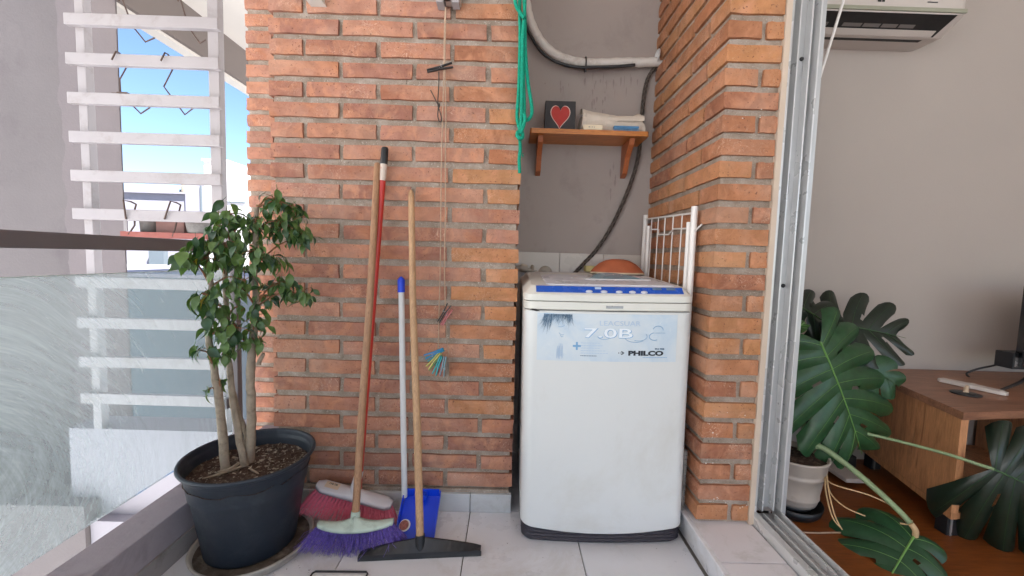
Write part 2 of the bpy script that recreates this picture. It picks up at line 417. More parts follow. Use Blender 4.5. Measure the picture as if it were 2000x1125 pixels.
class MB:
    """Collects shapes and links them as one mesh object."""
    def __init__(s):
        s.v = []
        s.f = []
        s.sm = []
    def add(s, verts, faces, smooth=False):
        o = len(s.v)
        s.v += [tuple(p) for p in verts]
        s.f += [tuple(i + o for i in f) for f in faces]
        s.sm += [smooth] * len(faces)
        return s
    def box(s, a, b, bev=0.0):
        x0, y0, z0 = (min(a[i], b[i]) for i in range(3))
        x1, y1, z1 = (max(a[i], b[i]) for i in range(3))
        if bev <= 0:
            vs = [(x0, y0, z0), (x1, y0, z0), (x1, y1, z0), (x0, y1, z0), (x0, y0, z1), (x1, y0, z1), (x1, y1, z1), (x0, y1, z1)]
            return s.add(vs, [(0, 3, 2, 1), (4, 5, 6, 7), (0, 1, 5, 4), (1, 2, 6, 5), (2, 3, 7, 6), (3, 0, 4, 7)])
        bm = bmesh.new()
        bmesh.ops.create_cube(bm, size=1)
        for q in bm.verts:
            q.co = Vector(((x0 + x1) / 2 + q.co.x * (x1 - x0), (y0 + y1) / 2 + q.co.y * (y1 - y0), (z0 + z1) / 2 + q.co.z * (z1 - z0)))
        bmesh.ops.bevel(bm, geom=list(bm.edges), offset=bev, segments=2, affect='EDGES', profile=0.6)
        bm.verts.index_update()
        s.add([q.co[:] for q in bm.verts], [[q.index for q in f.verts] for f in bm.faces], bev > 0.004)
        bm.free()
        return s
    def tube(s, pts, rad, n=8, cap=True, smooth=True, sub=0):
        pts = [Vector(p) for p in pts]
        if not hasattr(rad, '__len__'):
            rad = [rad] * len(pts)
        if sub and len(pts) > 2:
            pts, rad = spline(pts, rad, sub)
        t0 = (pts[1] - pts[0]).normalized()
        up = Vector((0, 0, 1)) if abs(t0.z) < 0.9 else Vector((1, 0, 0))
        u = t0.cross(up).normalized()
        rings = []
        for i, p in enumerate(pts):
            if i == 0:
                t = t0
            elif i == len(pts) - 1:
                t = (pts[i] - pts[i - 1]).normalized()
            else:
                t = (pts[i + 1] - pts[i - 1]).normalized()
            u = (u - t * u.dot(t))
            if u.length < 1e-6:
                u = t.cross(Vector((0.3, 0.5, 0.8)))
            u.normalize()
            w = t.cross(u)
            rings.append([p + (u * math.cos(2 * PI * k / n) + w * math.sin(2 * PI * k / n)) * rad[i] for k in range(n)])
        vs = [q for r_ in rings for q in r_]
        fs = []
        for i in range(len(rings) - 1):
            for k in range(n):
                a, b = i * n + k, i * n + (k + 1) % n
                fs.append((a, b, b + n, a + n))
        s.add(vs, fs, smooth)
        if cap:
            o = len(vs) - n
            s.add(rings[0], [tuple(range(n - 1, -1, -1))])
            s.add(rings[-1], [tuple(range(n))])
        return s
    def lathe(s, prof, n=32, c=(0, 0, 0), sx=1.0, sy=1.0, smooth=True):
        vs = []
        for r_, z in prof:
            for k in range(n):
                a = 2 * PI * k / n
                vs.append((c[0] + r_ * math.cos(a) * sx, c[1] + r_ * math.sin(a) * sy, c[2] + z))
        fs = []
        for i in range(len(prof) - 1):
            for k in range(n):
                a, b = i * n + k, i * n + (k + 1) % n
                fs.append((a, b, b + n, a + n))
        return s.add(vs, fs, smooth)
    def prism(s, poly, lo, hi, axis='Z', smooth_side=False):
        """poly: list of 2D points; extruded along AXIS from lo to hi."""
        n = len(poly)
        def P(p, h):
            if axis == 'Z':
                return (p[0], p[1], h)
            if axis == 'Y':
                return (p[0], h, p[1])
            return (h, p[0], p[1])
        vs = [P(p, lo) for p in poly] + [P(p, hi) for p in poly]
        s.add(vs, [(i, (i + 1) % n, (i + 1) % n + n, i + n) for i in range(n)], smooth_side)
        s.add(vs[:n], [tuple(range(n - 1, -1, -1))])
        s.add(vs[n:], [tuple(range(n))])
        return s
    def quad(s, a, b, c, d):
        return s.add([a, b, c, d], [(0, 1, 2, 3)])
    def mesh(s, name):
        me = bpy.data.meshes.new(name)
        me.from_pydata(s.v, [], s.f)
        me.polygons.foreach_set('use_smooth', s.sm)
        bm = bmesh.new()
        bm.from_mesh(me)
        bmesh.ops.recalc_face_normals(bm, faces=bm.faces)
        bm.to_mesh(me)
        bm.free()
        return me
    def build(s, name, mat, parent=None, loc=None, rot=None, kind=None):
        me = s.mesh(name)
        me.materials.append(M[mat] if isinstance(mat, str) else mat)
        return link(me, name, parent, loc, rot, kind)

def link(me, name, parent=None, loc=None, rot=None, kind=None):
    o = bpy.data.objects.new(name, me)
    col.objects.link(o)
    if parent is not None:
        o.parent = parent
        if parent.parent is None and parent.type == 'EMPTY':
            # geometry is written in world metres: keep it there under its base point
            o.matrix_parent_inverse = parent_inv(parent)
        else:
            o.matrix_parent_inverse = parent_inv(parent)
    if loc is not None:
        o.location = loc
    if rot is not None:
        o.rotation_euler = rot
    if kind:
        o['kind'] = kind
    return o

def world_mat(o):
    mt = Matrix.LocRotScale(o.location, o.rotation_euler, o.scale)
    if o.parent is not None:
        return world_mat(o.parent) @ o.matrix_parent_inverse @ mt
    return mt

def parent_inv(p):
    return world_mat(p).inverted()

def spline(pts, rad, sub):
    op, orr = [], []
    n = len(pts)
    for i in range(n - 1):
        p0, p1, p2, p3 = pts[max(i - 1, 0)], pts[i], pts[i + 1], pts[min(i + 2, n - 1)]
        for k in range(sub):
            t = k / sub
            op.append(0.5 * ((2 * p1) + (p2 - p0) * t + (2 * p0 - 5 * p1 + 4 * p2 - p3) * t * t + (3 * p1 - p0 - 3 * p2 + p3) * t ** 3))
            orr.append(rad[i] * (1 - t) + rad[i + 1] * t)
    op.append(pts[-1])
    orr.append(rad[-1])
    return op, orr

def thing(name, label, cat, loc=(0, 0, 0), group=None):
    o = bpy.data.objects.new(name, None)
    o.empty_display_size = 0.1
    col.objects.link(o)
    o.location = loc
    return tag(o, label, cat, group)

def tag(o, label, cat, group=None):
    o['label'] = label
    o['category'] = cat
    if group:
        o['group'] = group
    return o

def struct(mb, name, mat, parent=None):
    o = mb.build(name, mat, parent)
    if parent is None:
        o['kind'] = 'structure'
    return o

def text(name, body, mat, size, loc, parent, sx=1.0, rot=(PI / 2, 0, 0), extrude=0.0004, align='LEFT', offset=0.0, shear=0.0):
    cu = bpy.data.curves.new(name, 'FONT')
    cu.body = body
    cu.size = size
    cu.extrude = extrude
    cu.align_x = align
    cu.offset = offset
    cu.shear = shear
    cu.resolution_u = 3
    cu.materials.append(M[mat])
    tmp = bpy.data.objects.new('tmp', cu)
    col.objects.link(tmp)
    dg = bpy.context.evaluated_depsgraph_get()
    me = bpy.data.meshes.new_from_object(tmp.evaluated_get(dg))
    bpy.data.objects.remove(tmp)
    me.name = name
    if not me.materials:
        me.materials.append(M[mat])
    o = link(me, name, parent, loc, rot)
    o.scale = (sx, 1, 1)
    return o

# ------------------------------------------------------------------ outside: street, far buildings
struct(MB().box((-160, -60, -9.4), (160, 220, -9.0)), 'street_ground', 'street')
struct(MB().box((-2.125, 0.50, -1.2), (-1.16, 0.66, 0.046)).box((-1.98, 0.44, -1.2), (-1.16, 0.50, -0.385)), 'terrace_parapet', 'terrace_white')
struct(MB().box((-3.6, 0.42, -1.4), (-1.985, 0.495, -0.30)), 'terrace_plinth', 'plaster_grey')

up = thing('sun_block_storeys', 'unseen upper storeys added above the balcony ceiling to block the sun', 'building', (2, -1, 2.96))
MB().box((-1.1, -8.0, 2.953), (7.0, 6.0, 14.0)).build('sun_block', 'ceiling_paint', up)  # unseen mass added to keep direct sun off the grey wall
ob = thing('bounce_building', 'unseen pale apartment block added across the street to bounce sunlight', 'building', (-13, -15, -9))
MB().box((-22, -34, -9), (-13.0, 4.0, 9)).build('wall', plain('bounce_white', S(230, 227, 224), 0.9, 0, 0.03, 0.5, 0), ob)  # unseen block added to bounce sunlight into the balcony
for k in range(6):
    for q in range(5):
        wq = MB().box((-13.04, -31 + k * 5.6, -7.5 + q * 3.2), (-12.99, -29 + k * 5.6, -5.7 + q * 3.2)).build('window', 'far_shade_lavender', ob)
        MB().box((-12.99, -30.9 + k * 5.6, -7.4 + q * 3.2), (-12.985, -29.1 + k * 5.6, -5.8 + q * 3.2)).build('pane', 'screen_black', wq)
fb = thing('apartment_building', 'white flat-roofed building in painted lavender shade, furthest away behind the slats', 'building', (-12.5, 14, -9))
MB().box((-15.6, 14, -9), (-12.03, 22, 2.93)).build('wall', 'far_shade_lavender', fb)
MB().box((-12.02, 13.9, -9), (-11.0, 22, 3.42)).build('stair_tower', 'far_shade_lavender', fb)
MB().box((-11.45, 13.86, 0.5), (-11.40, 13.9, 3.25)).build('drainpipe', 'far_blue', fb)
MB().box((-13.35, 13.8, -9), (-12.8, 14, 0.9)).build('pilaster', 'far_blue', fb)
MB().box((-15.7, 13.9, 2.93), (-12.03, 22.1, 3.0)).build('parapet', 'far_shade_lavender', fb)
for k, x in enumerate((-12.95, -13.07)):
    MB().tube([(x, 15, 2.95), (x, 15, 3.30 - k * .06)], 0.035, 6).build('vent_pipe', 'far_blue', fb)
wt = thing('water_tank', 'cream water tank and its slanted cover on the far flat roof', 'water tank', (-12.4, 14.6, 2.9))
MB().lathe([(0.0, 0.0), (0.36, 0.0), (0.38, 0.15), (0.38, 0.62), (0.30, 0.74), (0.0, 0.80)], 20, (-12.55, 15.0, 2.95)).build('tank', 'tank_cream', wt)
MB().prism([(-12.45, 2.95), (-12.06, 2.95), (-12.06, 3.45), (-12.2, 3.30)], 14.3, 14.5, 'Y').build('cover_plate', 'tank_cream', wt)
MB().box((-12.95, 14.6, 2.95), (-12.15, 15.4, 3.0)).build('base', 'far_white', wt)
wb = thing('white_building', 'sunlit white building with sloping roof line between slats and brick wall', 'building', (-9, 11, -9))
MB().prism([(-9.9, -9), (-5.2, -9), (-5.2, 1.9), (-8.6, 3.55), (-9.2, 3.75), (-9.9, 3.75)], 12, 18, 'Y').build('wall', 'far_white', wb)
MB().prism([(-9.95, 3.75), (-9.2, 3.75), (-9.2, 3.82), (-9.95, 3.82)], 11.95, 18.05, 'Y').build('coping', 'far_white', wb)
MB().box((-9.2, 11.96, 2.45), (-8.6, 12.0, 2.49)).build('trim', 'far_blue', wb)
lb = thing('low_building', 'low blue grey building seen through the dusty glass', 'building', (-6.5, 6, -9))
MB().box((-12.5, 6, -9), (-3.0, 10, 0.40)).build('wall', 'far_blue', lb)
MB().box((-12.6, 5.93, 0.40), (-2.95, 10.05, 0.46)).build('coping', 'far_shade_lavender', lb)
for k in range(3):
    x = -12.0 + k * 1.5
    w_ = MB().box((x, 5.95, -1.6), (x + 0.8, 6.0, -0.5)).build('window', 'far_shade_lavender', lb)
    MB().box((x + 0.06, 5.93, -1.54), (x + 0.74, 5.95, -0.56)).build('pane', 'screen_black', w_)

# grey plastered neighbour wall
gw = thing('plaster_wall', 'grey plastered wall with a paler ragged repair strip behind the slats', 'wall', (-3, 1.1, 0))
MB().prism([(-6.5, 1.0), (-2.275, 1.0), (-2.62, 1.3), (-6.5, 1.35)], -4, 4.5).build('wall', 'plaster_grey', gw)
pts = []
zs = [-0.4 + 0.022 * k for k in range(156)]
lx = [-2.62 + 0.03 * noise.noise(Vector((0, 0, z * 1.6))) + 0.020 * noise.noise(Vector((4, 0, z * 7))) + 0.010 * noise.noise(Vector((8, 0, z * 26))) for z in zs]
mbp = MB()
for k in range(len(zs) - 1):
    mbp.add([(lx[k], 0.9985, zs[k]), (-2.279, 0.9965, zs[k]), (-2.279, 0.9965, zs[k + 1]), (lx[k + 1], 0.9985, zs[k + 1])], [(0, 1, 2, 3)])
mbp.build('repair_strip', 'plaster_patch', gw)

# ------------------------------------------------------------------ building shell
struct(MB().box((-2.38, -4.2, 2.69), (0.95, 6.0, 2.95)), 'ceiling', 'ceiling_paint')
struct(MB().box((-2.48, -4.2, 2.405), (-2.38, 6.0, 2.95)), 'ceiling_beam', 'beam_paint_shaded')
struct(MB().box((-2.505, -4.2, 2.385), (-2.41, 6.0, 2.4045)), 'beam_drip_edge', 'ceiling_paint')
struct(MB().box((-1.08, -4.2, -0.25), (0.95, 0.6, -0.008)), 'balcony_floor', 'grout')
fl = [o for o in bpy.data.objects if o.name == 'balcony_floor'][0]
xs = [-0.978, -0.865, -0.49, -0.118, 0.256, 0.616]
ys = [-2.26, -1.88, -1.50, -1.12, -0.746, -0.372, 0.0, 0.374, 0.466]
for i in range(len(xs) - 1):
    for j in range(len(ys) - 1):
        x0, x1, y0, y1 = xs[i], xs[i + 1], ys[j], ys[j + 1]
        if y0 >= 0 and x1 < 0:
            continue
        g = 0.0016
        MB().box((x0 + g, y0 + g, -0.008), (x1 - g, y1 - g, rnd.uniform(-0.0006, 0.0004)), 0.0012).build('floor_tile', 'floor_tile', fl)
st = struct(MB().box((0.627, -4.0, -0.2), (0.82, 0.47, 0.080)), 'door_step', 'grout')
MB().prism([(0.628, 0.0), (0.626, 0.0), (0.613, 0.086), (0.615, 0.0885), (0.628, 0.0885)], -4.0, 0.466, 'Y').build('riser', 'floor_tile', st)
for y0, y1 in ((-0.348, 0.0), (-0.70, -0.352), (-1.05, -0.704), (-1.40, -1.054)):
    MB().box((0.629, y0, 0.080), (0.818, y1, 0.0895), 0.0012).build('step_tile', 'step_tile', st)

# ledge under the railing
struct(MB().box((-1.085, -4.2, -0.25), (-0.978, 0.36, 0.1500), 0.004), 'balcony_ledge', 'ledge_paint')
ld = [o for o in bpy.data.objects if o.name == 'balcony_ledge'][0]
for y0, y1 in ((-2.0, -1.35), (-1.347, -0.9), (-0.897, -0.45), (-0.447, 0.0), (0.003, 0.355)):
    MB().box((-0.9785, y0, 0.0), (-0.9705, y1, 0.062), 0.001).build('skirting_tile', plain('ledge_skirting', S(150, 144, 142), 0.6, 0, 0.1, 10, 0.1, 60, 0.3, 0.001, S(110, 104, 100), 8) if 'ledge_skirting' not in bpy.data.materials else bpy.data.materials['ledge_skirting'], ld)

# ------------------------------------------------------------------ bricks
COURSE, BH = 0.06896, 0.0485
Z0 = 0.0905                       # underside of the lowest course of the main wall
def brick_mesh(name, L, dep, mat, side=False, seed=0):
    """Front towards -Y, centred on x and z; front grid slightly uneven."""
    rg = random.Random(seed)
    nx, nz = (4, 2)
    mb = MB()
    j = lambda a: rg.uniform(-a, a)
    ring = []
    fr = {}
    for a in range(nx + 1):
        for b in range(nz + 1):
            x = -L / 2 + L * a / nx
            z = -BH / 2 + BH * b / nz
            edge = a in (0, nx) or b in (0, nz)
            corner = a in (0, nx) and b in (0, nz)
            y = (0.002 if edge else 0.0) + j(0.0011) + (rg.uniform(0, 0.003) if corner else 0)
            if a in (0, nx):
                x += j(0.0018)
            if b in (0, nz):
                z += j(0.0016)
            fr[(a, b)] = len(mb.v)
            mb.v.append((x, y, z))
    for a in range(nx):
        for b in range(nz):
            mb.f.append((fr[(a, b)], fr[(a + 1, b)], fr[(a + 1, b + 1)], fr[(a, b + 1)]))
            mb.sm.append(False)
    order = [(a, 0) for a in range(nx + 1)] + [(nx, b) for b in range(1, nz + 1)] + [(a, nz) for a in range(nx - 1, -1, -1)] + [(0, b) for b in range(nz - 1, 0, -1)]
    back = []
    for k in order:
        x, y, z = mb.v[fr[k]]
        back.append(len(mb.v))
        mb.v.append((x, dep, z))
    n = len(order)
    for k in range(n):
        a, b = order[k], order[(k + 1) % n]
        mb.f.append((fr[a], back[k], back[(k + 1) % n], fr[b]))
        mb.sm.append(False)
    me = mb.mesh(name)
    me.materials.append(M[mat])
    return me

BR = {}
def get_brick(L, dep, mat, nvar=5):
    k = (round(L, 3), round(dep, 3), mat)
    if k not in BR:
        BR[k] = [brick_mesh('brick', L, dep, mat, seed=hash((round(L * 1000), v)) % 9999) for v in range(nvar)]
    return rnd.choice(BR[k])

def put_brick(parent, me, x, y, z, face=0.0, jit=1.0):
    o = link(me, 'brick', parent)
    o.location = (x, y, z)
    o.rotation_euler = (rnd.uniform(-0.006, 0.006) * jit, rnd.uniform(-0.005, 0.005) * jit, face + rnd.uniform(-0.006, 0.006) * jit)
    return o

NC = 37
# main wall between plant and washing machine
bw = thing('brick_wall', 'red brick wall with wide grey joints behind the brooms', 'wall', (-0.40, 0.2, 0))
MB().box((-0.829, 0.0125, 0.0), (0.0205, 0.60, 2.69)).build('mortar', 'mortar', bw)
J = 0.0165
for k in range(NC):
    z = Z0 + BH / 2 + COURSE * k
    x = -0.8405
    segs = [0.112, 0.236, 0.236, 0.2375] if k % 2 == 0 else [0.236, 0.236, 0.236, 0.1135]
    for q, L in enumerate(segs):
        red = not (q == 3 and k > 2) or rnd.random() < 0.1
        Lj = L
        put_brick(bw, get_brick(Lj, 0.05, 'brick_red' if red else 'brick_orange'), x + L / 2 + rnd.uniform(-0.0015, 0.0015), rnd.uniform(-0.0015, 0.0015), z + rnd.uniform(-0.0018, 0.0018))
        x += L + J
# return of the wall into the niche
for k in range(NC):
    z = Z0 + BH / 2 + COURSE * k
    y0 = 0.054
    for L in ((0.18, 0.2) if k % 2 else (0.1, 0.236)):
        put_brick(bw, get_brick(L, 0.03, 'brick_orange'), 0.0295, y0 + L / 2, z, PI / 2)
        y0 += L + J
for x0, x1 in ((-0.832, -0.492), (-0.490, -0.120), (-0.118, 0.0305)):
    MB().box((x0, -0.012, 0.0008), (x1, 0.0085, 0.070), 0.0015).build('skirting_tile', 'skirting', bw)
MB().box((-0.832, -0.004, 0.0705), (0.021, 0.0125, 0.0835), 0.002).build('mortar_bed', 'mortar', bw)

# set back pier at the outer end
rp = thing('brick_pier', 'narrow red brick pier set back at the edge towards the sky', 'wall', (-1.0, 0.5, 0))
MB().box((-1.139, 0.369, -1.2), (-0.836, 0.62, 2.69)).build('mortar', 'mortar', rp)
for k in range(NC + 1):
    z = Z0 + BH / 2 + COURSE * (k - 1)
    x = -1.1475 + rnd.uniform(-0.002, 0.002)
    for L in ((0.236, 0.06) if k % 2 else (0.112, 0.19)):
        put_brick(rp, get_brick(L, 0.05, 'brick_red'), x + L / 2, 0.36, z)
        x += L + J

# pier beside the door, front and niche side
dp = thing('brick_pier', 'orange brick pier between the washing machine and the sliding door', 'wall', (0.72, 0.15, 0))
MB().box((0.6475, -0.1635, 0.0900), (0.8135, 0.60, 2.69)).build('mortar', 'mortar', dp)
MB().prism([(0.806, -0.178), (0.8225, -0.178), (0.8225, -0.10), (0.806, -0.16)], 0.0905, 2.69).build('plaster_edge', plain('plaster_edge_paint', S(196, 178, 160), 0.85, 0, 0.06, 8, 0.3), dp)
def corner_brick(L, dep, mat, seed):
    rg = random.Random(seed)
    mb = MB()
    nx, ny, nz = 3, 2, 2
    idx = {}
    for a in range(nx + 1):
        for b in range(ny + 1):
            for c in range(nz + 1):
                if 0 < a < nx and 0 < b < ny and 0 < c < nz:
                    continue
                x, y, z = L * a / nx, dep * b / ny, -BH / 2 + BH * c / nz
                e = (a in (0, nx)) + (b in (0,)) + (c in (0, nz))
                jit = 0.0012
                x += rg.uniform(-jit, jit) + (0.0018 if a == 0 and e > 1 else 0) - (0.0018 if a == nx and e > 1 else 0)
                y += rg.uniform(-jit, jit) + (0.0018 if b == 0 and e > 1 else 0)
                z += rg.uniform(-jit, jit)
                idx[(a, b, c)] = len(mb.v)
                mb.v.append((x, y, z))
    def face(q):
        mb.f.append(tuple(idx[t] for t in q))
        mb.sm.append(False)
    for a in range(nx):
        for c in range(nz):
            face([(a, 0, c), (a + 1, 0, c), (a + 1, 0, c + 1), (a, 0, c + 1)])
    for b in range(ny):
        for c in range(nz):
            face([(0, b, c), (0, b + 1, c), (0, b + 1, c + 1), (0, b, c + 1)])
            face([(nx, b, c), (nx, b + 1, c), (nx, b + 1, c + 1), (nx, b, c + 1)])
    for a in range(nx):
        for b in range(ny):
            for c in (0, nz):
                face([(a, b, c), (a + 1, b, c), (a + 1, b + 1, c), (a, b + 1, c)])
    me = mb.mesh('brick')
    me.materials.append(M[mat])
    return me
CB = {0: [corner_brick(0.104, 0.249, 'brick_orange', 40 + v) for v in range(5)], 1: [corner_brick(0.170, 0.121, 'brick_orange', 60 + v) for v in range(5)]}
for k in range(NC):
    zb = 0.1005 + COURSE * k
    z = zb + BH / 2
    o = link(rnd.choice(CB[k % 2]), 'brick', dp)
    o.location = (0.635 + rnd.uniform(-0.001, 0.001), -0.176 + rnd.uniform(-0.001, 0.001), z + rnd.uniform(-0.0015, 0.0015))
    o.rotation_euler = (0, rnd.uniform(-0.005, 0.005), rnd.uniform(-0.004, 0.004))
    if k % 2 == 0:
        put_brick(dp, get_brick(0.051, 0.05, 'brick_orange'), 0.7795, -0.176, z)
        ys_ = [(0.089, 0.259), (0.364, 0.106)]
    else:
        ys_ = [(-0.039, 0.264), (0.241, 0.229)]
    for y0, L in ys_:
        if y0 > 0.3 and L < 0.09:
            continue
        put_brick(dp, get_brick(L, 0.04, 'brick_orange'), 0.6355, y0 + L / 2, z, -PI / 2)

# white paint spatter left on the pier bricks
mbs = MB()
rg = random.Random(23)
for cx, cz, n_, sp in ((0.700, 0.170, 9, 0.012), (0.655, 0.43, 3, 0.006), (0.66, 0.30, 4, 0.02), (0.72, 0.46, 3, 0.03), (0.78, 0.15, 3, 0.01), (0.74, 1.40, 4, 0.03), (0.66, 0.385, 3, 0.01)):
    for _ in range(n_):
        x, z = cx + rg.gauss(0, sp), cz + rg.gauss(0, sp * .6)
        if not 0.64 < x < 0.80:
            continue
        r_ = rg.uniform(0.0008, 0.0028)
        mbs.add([(x + r_ * math.cos(a) * rg.uniform(.7, 1.4), -0.1785, z + r_ * math.sin(a) * rg.uniform(.5, 1.1)) for a in (0, 1.05, 2.1, 3.15, 4.2, 5.25)], [tuple(range(6))])
mbs.build('paint_spatter', plain('paint_spatter', S(216, 208, 198), 0.7, 0, 0.05, 20, 0), dp, kind='stuff')

# niche behind the washing machine
nw = thing('niche_wall', 'mauve grey plastered niche wall behind the shelf', 'wall', (0.33, 0.5, 0))
MB().box((0.0205, 0.468, 0.0), (0.6475, 0.60, 2.69)).build('plaster', 'plaster_mauve', nw)
for x0, x1 in ((0.031, 0.232), (0.2345, 0.436), (0.4385, 0.640)):
    for z0, z1 in ((0.002, 0.318), (0.3205, 0.640), (0.6425, 0.966)):
        MB().box((x0, 0.458, z0), (x1, 0.468, z1), 0.001).build('wall_tile', 'wall_tile', nw)
mbs = MB()
rg = random.Random(11)
for cx, cz, n_, sp, hh in ((0.22, 1.70, 10, 0.10, 0.05), (0.385, 1.68, 26, 0.035, 0.10), (0.50, 1.74, 8, 0.06, 0.04), (0.47, 1.32, 9, 0.02, 0.09)):
    for _ in range(n_):
        x = cx + rg.uniform(-sp, sp)
        z = cz + rg.uniform(-hh, hh)
        w_ = rg.uniform(0.0012, 0.005)
        h_ = rg.uniform(0.004, 0.035)
        mbs.add([(x - w_, 0.4672, z), (x, 0.4672, z - h_), (x + w_, 0.4672, z), (x + w_ * .4, 0.4672, z + h_ * .5), (x - w_ * .6, 0.4672, z + h_ * .4)], [(0, 1, 2, 3, 4)])
mbs.build('damp_stain', plain('damp_stain', S(147, 134, 132), 0.95, 0, 0.1, 40, 0), nw)

# ------------------------------------------------------------------ room behind the sliding door
struct(MB().box((0.945, -4.0, -0.10), (5.0, 0.46, 0.03)), 'room_floor', 'room_floor')
struct(MB().box((0.95, -4.0, 2.50), (5.0, 0.46, 2.95)), 'room_ceiling', 'ceiling_paint')
rw = thing('room_wall', 'plain warm grey living room wall under the air conditioner', 'wall', (2.5, 0.43, 0))
MB().box((0.815, 0.42, -0.05), (5.0, 0.60, 2.50)).build('wall', 'room_paint', rw)
MB().box((0.9505, -0.06, 0.03), (0.958, 0.42, 2.5)).box((0.8145, -0.10, 0.09), (0.9505, 0.418, 2.69)).build('return_wall', 'room_paint', rw)
sw = thing('room_side_wall', 'plain side wall of the living room outside the picture', 'wall', (5.0, -1, 0))
MB().box((4.9, -4.0, 0.03), (5.0, 0.42, 2.5)).build('wall', 'room_paint', sw)

# sliding door frame
fr = thing('door_frame', 'grey aluminium sliding door frame with channels and threshold track', 'door frame', (0.88, -0.13, 0.09))
mbf = MB()
mbe = MB()
JZ = (0.118, 2.50)
def chan(mbf, mbe, jamb):
    # profile across X: (x0, x1, height of the face over the bed)
    fins = [(0.8225, 0.8455, 0.052), (0.866, 0.8705, 0.048), (0.9045, 0.9095, 0.044), (0.9275, 0.9325, 0.050)]
    for x0, x1, h in fins:
        if jamb:
            mbe.box((x0, -0.102 - h, JZ[0]), (x1, -0.102, JZ[1]), 0.0012)
        else:
            mbe.box((x0, -4.0, 0.075), (x1, -0.102 - 0.053, 0.075 + h * 0.85), 0.0012)
    if jamb:
        mbf.box((0.8455, -0.112, JZ[0]), (0.866, -0.1015, JZ[1]))
        mbf.box((0.8705, -0.122, JZ[0]), (0.9045, -0.1015, JZ[1]))
        mbf.box((0.9095, -0.110, JZ[0]), (0.9275, -0.1015, JZ[1]))
    else:
        mbf.box((0.8225, -4.0, 0.060), (0.9325, -0.1015, 0.0815))
        mbf.box((0.8705, -4.0, 0.0815), (0.9045, -0.155, 0.0925))
chan(mbf, mbe, True)
mbf.build('jamb', 'aluminium', fr)
mbe.build('jamb_fin', 'aluminium_edge', fr)
mbf, mbe = MB(), MB()
chan(mbf, mbe, False)
mbf.build('threshold', 'aluminium', fr)
mbe.build('track_fin', 'aluminium_edge', fr)
MB().box((0.9328, -4.0, 0.0305), (0.9450, -0.1015, 0.085)).box((0.9328, -0.150, 0.0850), (0.9450, -0.1015, 2.5)).build('inner_trim', 'aluminium', fr)
for p in ((0.9150, -0.1240, 0.1876), (0.8960, -0.1240, 0.8725), (0.8981, -0.1240, 1.5858)):
    MB().lathe([(0.0, -0.004), (0.005, -0.003), (0.0065, 0.0), (0.0065, 0.004)], 12).build('plug', 'black_plastic', fr, p, (-PI / 2, 0, 0))
for p in ((0.8729, -0.1130, 0.1637),):
    MB().lathe([(0.0, -0.004), (0.004, -0.003), (0.0045, 0.0), (0.0045, 0.004)], 12).build('plug', 'black_plastic', fr, p, (-PI / 2, 0, 0))
MB().box((0.8792, -0.127, 1.168), (0.8868, -0.1222, 1.232), 0.0008).build('latch_plate', 'black_plastic', fr)
MB().lathe([(0.0, 0.0), (0.006, 0.0), (0.006, 0.001), (0.0, 0.0012)], 10).build('screw', 'dark_wire', fr, (0.889, -0.232, 0.0925))
# ------------------------------------------------------------------ white slatted screen outside
ts = thing('slatted_screen', 'tall white metal slatted screen standing beyond the glass railing', 'screen', (-1.68, 0.5, 0.046))
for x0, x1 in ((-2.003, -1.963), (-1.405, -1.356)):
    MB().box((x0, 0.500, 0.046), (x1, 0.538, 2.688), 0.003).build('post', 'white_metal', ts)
slz = [2.63, 2.46, 2.29, 2.118, 1.948, 1.776, 1.604, 1.432, 1.257, 1.083, 0.765, 0.573, 0.385, 0.205]
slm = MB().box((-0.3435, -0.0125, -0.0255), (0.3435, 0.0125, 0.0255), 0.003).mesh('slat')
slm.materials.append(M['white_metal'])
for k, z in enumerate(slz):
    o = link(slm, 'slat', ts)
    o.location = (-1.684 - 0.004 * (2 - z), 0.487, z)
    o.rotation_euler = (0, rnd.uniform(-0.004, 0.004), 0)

def wire(name, pts, rad, mat, label, cat, group=None, sub=4, n=6):
    if name == 'wire_hook':
        rad, sub = 0.0034, 0
    o = MB().tube(pts, rad, n, sub=sub).build(name, mat)
    return tag(o, label, cat, group)
G = 'bent wire hooks hanging on the white slats'
wire('wire_hook', [(-1.7658, 0.4650, 2.0230), (-1.7713, 0.4670, 2.0457), (-1.7852, 0.4900, 2.0725), (-1.7971, 0.5120, 2.0634), (-1.7554, 0.5120, 1.9443), (-1.6958, 0.5100, 1.8733), (-1.6490, 0.5050, 1.8903)], 0.0028, 'dark_wire', 'bent wire hook at the topmost slats, beside the grey wall', 'hook', G, 2)
wire('wire_hook', [(-1.5056, 0.4650, 2.0316), (-1.5111, 0.4670, 2.0543), (-1.5219, 0.4900, 2.0812), (-1.5308, 0.5120, 2.0633), (-1.4994, 0.5120, 1.9482), (-1.4462, 0.5100, 1.8746), (-1.4165, 0.5050, 1.8888)], 0.0028, 'dark_wire', 'bent wire hook at the topmost slats, in front of the ceiling beam', 'hook', G, 2)
wire('wire_hook', [(-1.8076, 0.4620, 1.7683), (-1.7879, 0.4620, 1.8042), (-1.8185, 0.5120, 1.8229), (-1.7833, 0.5120, 1.7674), (-1.8210, 0.5120, 1.7046), (-1.8191, 0.5120, 1.6360), (-1.7727, 0.5110, 1.5957), (-1.7278, 0.5090, 1.5527), (-1.6809, 0.5050, 1.5804)], 0.0026, 'dark_wire', 'long zigzag wire hook crossing the third slat beside the grey wall', 'hook', G, 2)
